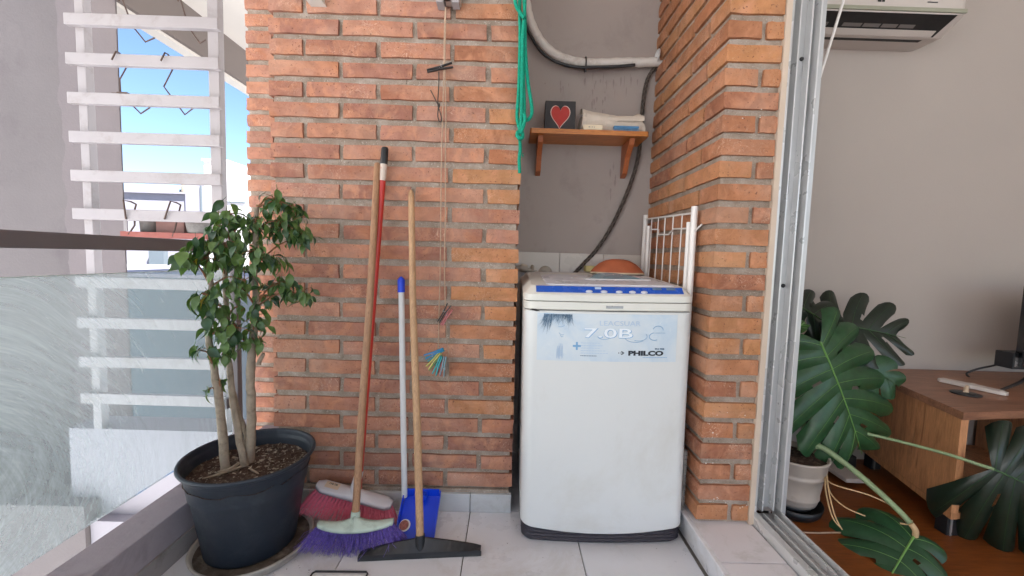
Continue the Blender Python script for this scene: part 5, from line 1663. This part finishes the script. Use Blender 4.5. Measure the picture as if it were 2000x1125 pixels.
for q in range(10):
    x = 0.2415 + q * 0.0052
    mb.add([on_front(x, 0.6345, 0.0013), on_front(x + 0.0042, 0.6345, 0.0013), on_front(x + 0.0042, 0.6368, 0.0013), on_front(x, 0.6368, 0.0013)], [(0, 1, 2, 3)])
mb.build('caption_print', 'print_hair', label)
ftext('brand_print', 'PHILCO', 'print_black', 0.0200, 0.3930, 0.6395, 1.62, 0.0016, 0.0011)
ftext('model_print', 'PH 70B', 'print_hair', 0.0066, 0.4790, 0.6580, 1.5, 0.0016, 0.0004)
mb = MB()
for q in range(16):
    x = 0.4400 + q * 0.0050
    mb.add([on_front(x, 0.6316, 0.0013), on_front(x + 0.004, 0.6316, 0.0013), on_front(x + 0.004, 0.6336, 0.0013), on_front(x, 0.6336, 0.0013)], [(0, 1, 2, 3)])
mb.build('tagline_print', 'print_blue', label)
mb = MB()
cx_, cz_ = 0.3715, 0.6465
for s_ in (-1, 1):
    mb.add([on_front(cx_ - 0.004, cz_ + s_ * 0.0012, .0015), on_front(cx_ + 0.001, cz_ + s_ * 0.0062, .0015), on_front(cx_ + 0.010, cz_ + s_ * 0.0004, .0015), on_front(cx_ + 0.004, cz_ + s_ * 0.0004, .0015), on_front(cx_ + 0.001, cz_ + s_ * 0.0026, .0015)], [(0, 1, 2, 3, 4)])
mb.add([on_front(cx_ - 0.010, cz_ - .0022, .0015), on_front(cx_ - 0.0055, cz_, .0015), on_front(cx_ - 0.010, cz_ + .0022, .0015)], [(0, 1, 2)])
mb.build('arrow_print', 'print_black', label)
mb = MB()
pts = [on_front(0.477 + 0.016 * math.cos(R(a)) + 0.010, 0.722 + 0.012 * math.sin(R(a)), 0.0012) for a in range(-10, 190, 20)]
mb.tube(pts, 0.0009, 4)
pts = [on_front(0.478 + 0.017 * math.cos(R(a)) - 0.002, 0.700 + 0.012 * math.sin(R(a)), 0.0012) for a in range(100, 310, 20)]
mb.tube(pts, 0.0010, 4)
pts = [on_front(0.470 + 0.0045 * k, 0.7115, 0.0012) for k in range(10)]
mb.tube(pts, 0.0005, 4)
for cx2, r2_, a0, a1 in ((0.415, 0.024, 180, 330), (0.425, 0.018, 240, 400), (0.315, 0.014, 190, 350)):
    mb.tube([on_front(cx2 + r2_ * 1.5 * math.cos(R(a)), 0.700 + r2_ * 0.8 * math.sin(R(a)), 0.0011) for a in range(a0, a1, 15)], 0.0007, 4)
mb.build('swirl_print', 'print_blue', label, kind='stuff')
MB().box((0.318, front_y(0.345) - 0.0025, 0.7880), (0.372, front_y(0.345), 0.7965), 0.0008).build('badge', 'badge_metal', wm)
MB().add([(0.078, front_y(0.078) - .0012, 0.7788), (0.100, front_y(0.1) - .0012, 0.7745), (0.112, front_y(0.112) - .0012, 0.7750), (0.098, front_y(0.098) - .0012, 0.7815), (0.086, front_y(0.086) - .0012, 0.7825)], [(0, 1, 2, 3, 4)]).build('chip', 'block_black', wm)
wm.rotation_euler = (0, R(-0.7), 0)
wm.location.z = -0.001

# terracotta dish and sponge on the machine
td = thing('terracotta_dish', 'shallow terracotta dish turned upside down on the washing machine', 'dish', (0.46, 0.22, 0.88))
MB().lathe([(0.113, 0.0), (0.110, 0.006), (0.098, 0.020), (0.078, 0.038), (0.050, 0.052), (0.024, 0.0575), (0.0, 0.058)], 36, (0.458, 0.285, 0.887), 1.0, 0.62).build('dish', 'terracotta', td)
MB().lathe([(0.1145, -0.003), (0.1145, 0.001), (0.110, 0.003), (0.104, -0.003)], 36, (0.458, 0.285, 0.887), 1.0, 0.62).build('rim', 'soap', td)
tag(MB().box((0.342, 0.375, 0.885), (0.412, 0.43, 0.912), 0.004).build('sponge', plain('sponge', S(200, 186, 130), 0.9, 0, 0.1, 40, 0.6)), 'pale yellow sponge behind the terracotta dish', 'sponge')
tp = thing('water_tap', 'beige water tap sticking out behind the washing machine', 'tap', (0.06, 0.42, 0.92))
MB().tube([(0.0172, 0.4300, 0.8894), (0.0501, 0.4300, 0.8927), (0.0548, 0.4300, 0.8928), (0.0832, 0.4300, 0.8889)], [0.011, 0.011, 0.020, 0.016], 12).tube([(0.0833, 0.4300, 0.8866), (0.1260, 0.4300, 0.8761)], [0.008, 0.006], 8).build('body', 'valve_beige', tp)
MB().tube([(0.1079, 0.4570, 0.9009), (0.1065, 0.4200, 0.8782)], 0.008, 8).build('spout', 'valve_beige', tp)
vk = thing('valve_knob', 'round beige valve plate on the wall tiles behind the machine', 'valve', (0.12, 0.45, 0.90))
MB().lathe([(0.0, 0.016), (0.020, 0.014), (0.031, 0.006), (0.033, 0.0)], 20).build('plate', 'valve_beige', vk, (0.1686, 0.4570, 0.8716), (PI / 2, 0, 0))
MB().lathe([(0.0, 0.030), (0.008, 0.028), (0.010, 0.012)], 12).build('stem', 'valve_beige', vk, (0.1686, 0.4570, 0.8740), (PI / 2, 0, 0))

# folded drying rack between machine and pier
RX = 0.613
dr = thing('drying_rack', 'folded white wire drying rack standing between machine and brick pier', 'drying rack', (RX, 0.1, 0))
def rpt(px_z, y):
    return (RX, y, px_z)
fa, fb_ = Vector((0.6130, -0.0727, 1.1281)), Vector((0.6130, 0.4218, 1.1510))
MB().tube([(RX, fa.y, 0.004), (RX, fa.y, fa.z - 0.002)], 0.0105, 12).build('post', 'white_wire', dr)
MB().tube([(RX, fb_.y, 0.004), (RX, fb_.y, fb_.z - 0.002)], 0.0105, 12).build('post', 'white_wire', dr)
ga, gb = Vector((0.6070, -0.0507, 1.0756)), Vector((0.6070, 0.3576, 1.0951))
MB().tube([(0.607, ga.y, 0.004), (0.607, ga.y, ga.z)], 0.0085, 12).build('leg', 'white_wire', dr)
MB().tube([(0.607, gb.y, 0.004), (0.607, gb.y, gb.z)], 0.0085, 12).build('leg', 'white_wire', dr)
b0_, b1_ = Vector((0.6130, -0.0721, 1.1045)), Vector((0.6130, 0.4149, 1.1296))
MB().tube([b0_, b1_], 0.0036, 8).build('top_bar', 'white_wire', dr)
for px in (1273, 1287, 1301.5, 1318, 1335):
    t = (px - 1262) / (1356 - 1262)
    # perspective: interpolate by the depth that this column has
    yy = b1_.y + (b0_.y - b1_.y) * (t ** 0.86)
    z_ = b1_.z + (b0_.z - b1_.z) * (t ** 0.86)
    MB().tube([(RX, yy, z_), (RX - 0.001, yy, 0.95), (RX - 0.006, yy - 0.004, 0.16)], 0.0024, 6).build('wire', 'white_wire', dr)
MB().tube([(0.6090, 0.3544, 1.0793), (0.6090, 0.2418, 1.0716), (0.6090, 0.2386, 1.0505), (0.6090, 0.1292, 1.0443), (0.6090, 0.0827, 1.0625), (0.6090, -0.0450, 1.0553)], 0.0030, 6).build('cross_wire', 'white_wire', dr)
MB().tube([(RX, fa.y - 0.012, fa.z - 0.085), (RX + 0.006, fa.y - 0.045, fa.z - 0.065)], 0.0028, 6).build('hook', 'white_wire', dr)

# corrugated drain hose beside the machine
dh = thing('drain_hose', 'short grey corrugated drain hose between machine and pier', 'hose', (0.619, -0.10, 0.2))
prof = []
for k in range(46):
    prof.append((0.0090 if k % 2 else 0.0068, 0.10 + 0.0044 * k))
MB().lathe(prof, 12, (0.6195, -0.10, 0), smooth=False).build('tube', 'concrete_grey', dh)
MB().tube([(0.6195, -0.10, 0.10), (0.6195, -0.095, 0.03), (0.6195, -0.04, 0.012), (0.618, 0.2, 0.011)], 0.008, 8, sub=3).build('tail', 'concrete_grey', dh)

# ------------------------------------------------------------------ living room
ac = thing('air_conditioner', 'white wall air conditioner seen from below inside the room', 'air conditioner', (1.45, 0.3, 2.0))
AX0, AX1 = 1.02, 1.768
def acp(x_in, prof, name, mat, x0=AX0, x1=AX1, bev=0.0):
    return MB().prism(prof, x0 + x_in, x1 - x_in, 'X').build(name, mat, ac)
mb = MB()
def ac_sec(x, k):
    # k shrinks the section towards the end caps
    c = (0.33, 2.05)
    pts = [(0.4195, 1.912), (0.310, 1.9055), (0.296, 1.9065), (0.2150, 1.9540), (0.2130, 1.960), (0.212, 2.19), (0.235, 2.205), (0.4195, 2.205)]
    return [(x, c[0] + (y - c[0]) * (k if y < 0.41 else 1), c[1] + (z - c[1]) * (1 - (1 - k) * 0.6)) for y, z in pts]
secs = [ac_sec(AX0, 1), ac_sec(AX1 - 0.05, 1), ac_sec(AX1 - 0.02, 0.965), ac_sec(AX1 - 0.005, 0.90), ac_sec(AX1, 0.80)]
for i in range(len(secs) - 1):
    n = len(secs[i])
    mb.add(secs[i] + secs[i + 1], [(k, (k + 1) % n, (k + 1) % n + n, k + n) for k in range(n)], False)
mb.add(secs[0], [tuple(range(8))]).add(secs[-1], [tuple(range(7, -1, -1))])
mb.build('body', 'ac_white', ac)
def acq(name, mat, x0, x1, a, b, off, x0b=None, x1b=None, parent=None):
    (ya, za), (yb, zb) = a, b
    dy, dz = yb - ya, zb - za
    l_ = math.hypot(dy, dz)
    ny, nz = dz / l_, -dy / l_
    if nz > 0:
        ny, nz = -ny, -nz
    p = [(x0, ya + ny * off, za + nz * off), (x1, ya + ny * off, za + nz * off), (x1b or x1, yb + ny * off, zb + nz * off), (x0b or x0, yb + ny * off, zb + nz * off)]
    q = [(x, y - ny * (off + .0005), z - nz * (off + .0005)) for x, y, z in p]
    return MB().add(p + q, [(0, 1, 2, 3), (0, 4, 5, 1), (1, 5, 6, 2), (2, 6, 7, 3), (3, 7, 4, 0)]).build(name, mat, parent or ac)
mouth = acq('air_outlet', 'ac_dark', AX0 + .02, AX1 - 0.055, (0.2930, 1.9083), (0.2165, 1.9531), 0.0012, None, AX1 - 0.040)
acq('flap_gap', 'ac_dark', AX0 + .02, AX1 - 0.080, (0.330, 1.9067), (0.3120, 1.9057), 0.0012)
acq('louver', 'ac_white', AX0 + .02, AX1 - 0.066, (0.2920, 1.9089), (0.2700, 1.9218), 0.0030)
for x0_, x1_ in ((AX0 + .05, 1.25), (1.31, 1.385), (1.393, 1.46), (1.468, 1.53), (1.538, 1.60)):
    acq('vane', plain('vane', S(110, 104, 100), 0.6, 0, 0.05, 10, 0) if 'vane' not in bpy.data.materials else bpy.data.materials['vane'], x0_, x1_, (0.2640, 1.9253), (0.2520, 1.9323), 0.0022)
MB().box((AX0 + .01, 0.206, 1.957), (AX1 - 0.012, 0.2135, 1.972), 0.002).build('front_lip', 'ac_green', ac)
MB().box((1.405, 0.2105, 1.990), (1.418, 0.2118, 2.006)).box((1.422, 0.2105, 1.990), (1.432, 0.2118, 2.006)).build('badge', 'ac_dark', ac)
MB().box((1.60, 0.2105, 1.993), (1.64, 0.2118, 1.996)).build('marking', 'ac_dark', ac)

ac.location.z -= 0.016
wand = tag(MB().tube([(0.9994, -0.0600, 1.5326), (1.0317, -0.0600, 1.6702), (1.0778, -0.0600, 1.8696)], 0.0045, 8).build('blind_wand', 'white_wire'), 'thin white blind cord slanting in front of the air conditioner', 'cord')

cb = thing('tv_cabinet', 'walnut veneer television cabinet with open middle on black legs', 'cabinet', (2.0, 0.15, 0.03))
A0, A1 = V(1.512, -0.142, 0), V(1.655, 0.395, 0)
top = [(A0.x - .006, A0.y - .008), (2.75, 0.02), (2.75, 0.415), (A1.x - .008, 0.415)]
MB().prism(top, 0.448, 0.474).build('top', 'cabinet_top', cb)
dirv = (A1 - A0).normalized()
s_mid = A0 + dirv * 0.20
nrm = V(dirv.y, -dirv.x, 0)
def slab(p, q, th, z0_, z1_, name, mat):
    a, b = p, q
    c, d_ = q + nrm * th, p + nrm * th
    return MB().prism([(a.x, a.y), (b.x, b.y), (c.x, c.y), (d_.x, d_.y)], z0_, z1_).build(name, mat, cb)
slab(A0 + dirv * 0.002, s_mid - dirv * 0.001, 0.020, 0.123, 0.4475, 'side_panel', 'cabinet_wood')
slab(s_mid + dirv * 0.001, A1, 0.020, 0.123, 0.4475, 'side_panel', 'cabinet_wood')
MB().prism([(A0.x, A0.y), (2.75, 0.04), (2.75, 0.41), (A1.x, A1.y)], 0.100, 0.122).build('bottom_shelf', 'cabinet_wood', cb)
MB().prism([(A0.x + 0.62, A0.y + 0.11), (2.75, 0.05), (2.75, 0.40), (A0.x + 0.70, 0.40)], 0.1225, 0.4475).build('drawer_box', 'cabinet_wood', cb)
for p in ((A0.x + 0.035, A0.y + 0.04), (A1.x + 0.03, A1.y - 0.05), (2.6, 0.08), (2.6, 0.36)):
    lg = MB().box((p[0] - 0.022, p[1] - 0.020, 0.0305), (p[0] + 0.022, p[1] + 0.020, 0.0995), 0.002).build('leg', 'black_plastic', cb)
    MB().box((p[0] - 0.012, p[1] - 0.0228, 0.0305), (p[0] - 0.006, p[1] - 0.0202, 0.0995)).build('edge_trim', 'silver', lg)
tv = thing('television', 'dark flat television standing on the cabinet at the picture edge', 'television', (2.3, 0.2, 0.474))
MB().prism([(2.065, 0.15), (2.80, 0.12), (2.80, 0.16), (2.080, 0.185)], 0.56, 0.885).build('screen', 'screen_black', tv)
MB().box((2.055, 0.17, 0.545), (2.15, 0.235, 0.612), 0.004).build('connector_box', 'black_plastic', tv)
MB().box((2.062, 0.1675, 0.556), (2.072, 0.1695, 0.594)).build('tag', 'silver', tv)
MB().tube([(1.93, 0.10, 0.4785), (2.03, 0.135, 0.493), (2.12, 0.17, 0.512), (2.16, 0.18, 0.56)], [0.005, 0.0065, 0.008, 0.009], 8, sub=3).tube([(2.12, 0.17, 0.510), (2.15, 0.11, 0.497), (2.19, 0.03, 0.479)], [0.008, 0.0075, 0.006], 8, sub=3).build('stand', 'black_plastic', tv)
MB().tube([(2.0676, 0.2000, 0.5703), (2.0730, 0.2500, 0.5398), (2.0486, 0.2800, 0.5176), (2.0289, 0.3000, 0.4955), (2.0208, 0.3000, 0.4861), (2.0337, 0.3000, 0.4727)], 0.0042, 7, sub=4).build('cable', 'black_plastic', tv)
an = thing('bar_antenna', 'long white bar aerial lying across the cabinet top', 'aerial', (1.8, 0.1, 0.474))
e0, e1 = Vector((1.8088, 0.2192, 0.4840)), Vector((1.8804, 0.0374, 0.4840))
dv = (e1 - e0).normalized()
wv = V(-dv.y, dv.x, 0) * 0.017
mb = MB()
secs = []
for t, k, h in ((0, .25, .5), (.06, .9, .9), (.42, 1.0, 1), (.5, 1.15, 1.25), (.58, 1.0, 1), (.92, 1.0, .9), (1.0, .5, .5)):
    p = e0.lerp(e1, t)
    secs.append([tuple(p - wv * k + V(0, 0, -0.0075)), tuple(p - wv * k * .9 + V(0, 0, 0.006 * h)), tuple(p + wv * k * .9 + V(0, 0, 0.008 * h)), tuple(p + wv * k + V(0, 0, -0.0075))])
for i in range(len(secs) - 1):
    mb.add(secs[i] + secs[i + 1], [(k, (k + 1) % 4, (k + 1) % 4 + 4, k + 4) for k in range(4)])
mb.add(secs[0], [(0, 1, 2, 3)]).add(secs[-1], [(3, 2, 1, 0)])
mb.build('bar', 'ac_white', an)
ab = Vector((1.7358, 0.0493, 0.4760))
MB().lathe([(0.0, 0.0), (0.042, 0.0), (0.044, 0.003), (0.040, 0.005), (0.0, 0.007)], 28, (ab.x, ab.y, 0.4745)).build('base', 'black_plastic', an)
MB().tube([(ab.x, ab.y, 0.480), (ab.x + 0.02, ab.y + 0.018, 0.492), (ab.x + 0.05, ab.y + 0.04, 0.492)], [0.008, 0.007, 0.006], 8).build('joint', 'paper_beige', an)

# monstera in its pot
mp = thing('plant_pot', 'ribbed off-white plastic pot holding the monstera behind the door frame', 'pot', (1.075, 0.02, 0.06))
c_ = (1.078, 0.015, 0.0)
MB().lathe([(0.0, 0.072), (0.078, 0.072), (0.083, 0.085), (0.0845, 0.096), (0.088, 0.099), (0.0880, 0.106), (0.0865, 0.109), (0.096, 0.178), (0.100, 0.181), (0.100, 0.189), (0.0985, 0.192), (0.0985, 0.200), (0.103, 0.204), (0.108, 0.240), (0.111, 0.243), (0.111, 0.249), (0.105, 0.249), (0.100, 0.225)], 44, c_).build('body', 'room_pot', mp)
MB().lathe([(0.0, 0.232), (0.06, 0.240), (0.103, 0.230)], 30, c_).build('soil', 'soil', mp)
ms = thing('plant_saucer', 'black square-cornered saucer under the ribbed white pot', 'saucer', (1.078, 0.015, 0.03))
MB().lathe([(0.0, 0.031), (0.088, 0.031), (0.096, 0.040), (0.104, 0.070), (0.100, 0.070), (0.094, 0.045), (0.0, 0.043)], 40, c_).build('dish', 'black_plastic', ms)
MB().lathe([(0.0, 0.043), (0.066, 0.043), (0.066, 0.0715), (0.0, 0.0715)], 24, c_).build('riser', 'black_plastic', ms)

mo = thing('monstera', 'monstera plant with big split leaves leaning out of the white pot', 'plant', (1.078, 0.015, 0.24))
def monstera_leaf(P0, P1, side, wl, wr, mat, seed, nl=6, droop=0.05, curl=0.25, back=0.18, gap=0.24, vein='vein_green', s0=0.38, holes=True, th0=142):
    """P0 stalk end, P1 tip, SIDE the direction of one half, WL/WR half widths in metres."""
    rg = random.Random(seed)
    P0, P1, side = Vector(P0), Vector(P1), Vector(side)
    ax = (P1 - P0)
    Lg = ax.length
    ax.normalize()
    side = (side - ax * side.dot(ax)).normalized()
    nrm_ = ax.cross(side)
    if nrm_.y > 0:
        nrm_ = -nrm_               # towards the camera side
    def midrib(t):
        return P0 + ax * (Lg * t) + nrm_ * (-droop * Lg * t * t + droop * Lg * t * 0.3)
    prof = lambda t: (0.80 + 0.9 * t - 1.0 * t * t if t < 0.45 else 1.0025 * (1 - ((t - 0.45) / 0.55) ** 2.2) ** 0.62)
    mb = MB()
    vb = MB()
    vb.tube([midrib(t / 12) + nrm_ * 0.001 for t in range(13)], [0.0036 - 0.0027 * t / 12 for t in range(13)], 6)
    for sg, W in ((1, wl), (-1, wr)):
        ph = rg.uniform(0.0, 0.25)
        NS, NW = 12, 6
        def pt(t, s_, f):
            t = max(0.0, min(1.0, t))
            root = midrib(0.86 * t ** 1.25)
            th = R(th0 - (th0 - 34) * t ** 0.8) if t < 0.97 else R(34 - 22 * (t - 0.97) / 0.03)
            d_ = ax * math.cos(th) + side * sg * math.sin(th)
            Lw = W * prof(min(t * 0.97, 0.985))
            ln = Lw * (1 - 0.15 * abs(2 * f - 1) ** 2.5)
            ripple = -0.016 * (2 * f - 1) ** 2 * s_ * W / 0.2
            p = root + d_ * (ln * s_) + nrm_ * (-curl * W * s_ * s_ + 0.06 * W * s_ + ripple + 0.012 * math.sin(seed + 5 * t) * s_)
            return p + ax * (ln * 0.22 * s_ * s_)
        for k in range(nl):
            g0 = s0 + rg.uniform(-0.12, 0.15)
            gA, gB = gap * rg.uniform(0.6, 1.3) * 0.5, gap * rg.uniform(0.6, 1.3) * 0.5
            if k == 0:
                gA *= 0.3
            g = []
            hole = holes and (k + seed + (sg > 0)) % 2 and 0 < k < nl - 1
            for j in range(NS + 1):
                s_ = j / NS
                o_ = max(0.0, (s_ - g0) / (1 - g0)) ** 0.55 if s_ > g0 else 0.0
                lo_t, hi_t = k + gA * o_, k + 1 - gB * o_
                g.append([pt((lo_t + (hi_t - lo_t) * q / NW) / nl, s_, q / NW) for q in range(NW + 1)])
            if hole:
                # push the quads round one small opening apart
                pass
            fs_ = []
            for j in range(NS):
                for q in range(NW):
                    if hole and q == NW - 1 and j in (3, 4):
                        continue
                    a = j * (NW + 1) + q
                    fs_.append((a, a + 1, a + NW + 2, a + NW + 1))
            mb.add([tuple(p) for row in g for p in row], fs_, True)
            vb.tube([g[j][NW // 2] + nrm_ * 0.0008 for j in range(0, NS)], [0.0010 - 0.0008 * j / NS for j in range(NS)], 4, cap=False)
    me = bpy.data.meshes.new('leaf')
    me.from_pydata(mb.v, [], mb.f)
    me.polygons.foreach_set('use_smooth', mb.sm)
    me.materials.append(M[mat])
    o = link(me, 'leaf', mo)
    vb.build('vein', vein, o)
    return o

# big leaf facing the door, tip hanging down
monstera_leaf((1.1293, 0.0000, 0.6670), (1.3126, -0.0400, 0.2637), (1, 0.15, 0.42), 0.23, 0.235, 'monstera_leaf', 3, 7, 0.10, 0.22, gap=0.11, s0=0.58)
# leaf behind with shade put into its colour, seen edge-on against the wall
monstera_leaf((1.2428, 0.1600, 0.7197), (1.5620, 0.1000, 0.6843), (0.15, 0.55, 1), 0.17, 0.16, 'monstera_shaded', 4, 5, 0.15, 0.15, gap=0.40, vein='vein_dark', s0=0.30)
monstera_leaf((1.1098, 0.1400, 0.7961), (1.2776, 0.1000, 0.7062), (0.3, 0.4, 1), 0.11, 0.10, 'monstera_shaded', 9, 4, 0.2, 0.2, gap=0.3, vein='vein_dark')
# leaf between the big one and the cabinet
monstera_leaf((1.3520, 0.1000, 0.5882), (1.4671, 0.0200, 0.5018), (0.5, 0.2, 1), 0.075, 0.09, 'monstera_leaf', 5, 3, 0.15, 0.3, gap=0.12, vein='vein_dark', holes=False)
monstera_leaf((1.0619, 0.0500, 0.6894), (1.0970, 0.0400, 0.7343), (0.5, 0.2, 1), 0.03, 0.03, 'monstera_bright', 6, 3, 0.1, 0.2, gap=0.05, holes=False)
# leaf low on the floor
monstera_leaf((1.2958, -0.2350, 0.1050), (1.0586, -0.3600, -0.0330), (1, -0.35, 0.2), 0.10, 0.20, 'monstera_leaf', 7, 5, 0.12, 0.45, gap=0.15, s0=0.5)
# wide dark leaf in front of the cabinet
monstera_leaf((1.5600, -0.2000, 0.3116), (1.7041, -0.3000, 0.2508), (0.35, -0.1, 1), 0.19, 0.30, 'monstera_shaded', 8, 6, 0.08, 0.42, gap=0.12, vein='vein_dark', s0=0.55, th0=122)

def stalk(pts, r0, r1, mat='stem_green', name='stalk'):
    n = len(pts)
    return MB().tube(pts, [r0 + (r1 - r0) * k / (n - 1) for k in range(n)], 9, sub=5).build(name, mat, mo)
stalk([(1.1071, 0.0100, 0.2567), (1.1427, -0.0200, 0.2876), (1.1897, -0.0800, 0.2565), (1.2300, -0.1600, 0.2115), (1.2684, -0.2100, 0.1654), (1.2787, -0.2350, 0.1450)], 0.0105, 0.0085)
stalk([(1.2787, -0.2350, 0.1450), (1.2919, -0.2400, 0.1253), (1.2981, -0.2350, 0.0983)], 0.0085, 0.0080, 'root_pale', 'knuckle')
stalk([(1.2158, 0.0300, 0.3291), (1.3053, 0.0000, 0.3348), (1.3722, -0.0500, 0.3342), (1.4286, -0.1200, 0.3356), (1.4613, -0.1700, 0.3363), (1.5098, -0.1950, 0.3247), (1.5635, -0.2000, 0.3100)], 0.005, 0.0055)
stalk([(1.1068, 0.0300, 0.2470), (1.1454, 0.0600, 0.3944), (1.1461, 0.0400, 0.5586), (1.1312, 0.0000, 0.6670)], 0.006, 0.005)
stalk([(1.1413, 0.0500, 0.2381), (1.2619, 0.1500, 0.4057), (1.3378, 0.2000, 0.5842), (1.3582, 0.2000, 0.7124)], 0.006, 0.004)
for pts in ([(1.1903, 0.0000, 0.1757), (1.1513, -0.0800, 0.1812), (1.2245, -0.1500, 0.1824), (1.2816, -0.2000, 0.1627), (1.3040, -0.2100, 0.1389)], [(1.1693, -0.0200, 0.1958), (1.1151, -0.1200, 0.1724), (1.1072, -0.1900, 0.1656), (1.1394, -0.2300, 0.1616)],
            [(1.1678, -0.0300, 0.2107), (1.1070, -0.1200, 0.1849), (1.0591, -0.2100, 0.1515), (1.0532, -0.2500, 0.1279)], [(1.1630, -0.0300, 0.2010), (1.0908, -0.1300, 0.1813), (1.0514, -0.2100, 0.1462), (1.0548, -0.2400, 0.1293)],
            [(1.2721, -0.2100, 0.1279), (1.2900, -0.2200, 0.1317), (1.3000, -0.2200, 0.1455)]):
    stalk(pts, 0.0026, 0.0018, 'root_pale', 'aerial_root')
tag(MB().tube([(1.0142, -0.1298, 0.0340), (1.0807, -0.1300, 0.0340), (1.1734, -0.1241, 0.0340)], 0.003, 5).build('floor_cord', 'cord'), 'thin pale cord lying on the room floor', 'cord')
tag(MB().box((1.42, 0.17, 0.048), (1.52, 0.405, 0.066), 0.004).build('white_plank', 'ac_white'), 'white plastic bar lying on the floor behind the ribbed pot', 'bar')
tag(MB().box((1.20, 0.345, 0.218), (1.50, 0.375, 0.232)).box((1.22, 0.35, 0.031), (1.236, 0.37, 0.218)).box((1.46, 0.35, 0.031), (1.476, 0.37, 0.218)).build('low_stand', 'black_plastic'), 'low thin black metal stand behind the ribbed pot', 'stand')
tag(MB().box((1.50, 0.33, 0.031), (1.60, 0.41, 0.085), 0.006).build('adapter_box', 'black_plastic'), 'small black box on the floor beside the cabinet', 'box')
bpy.context.view_layer.update()
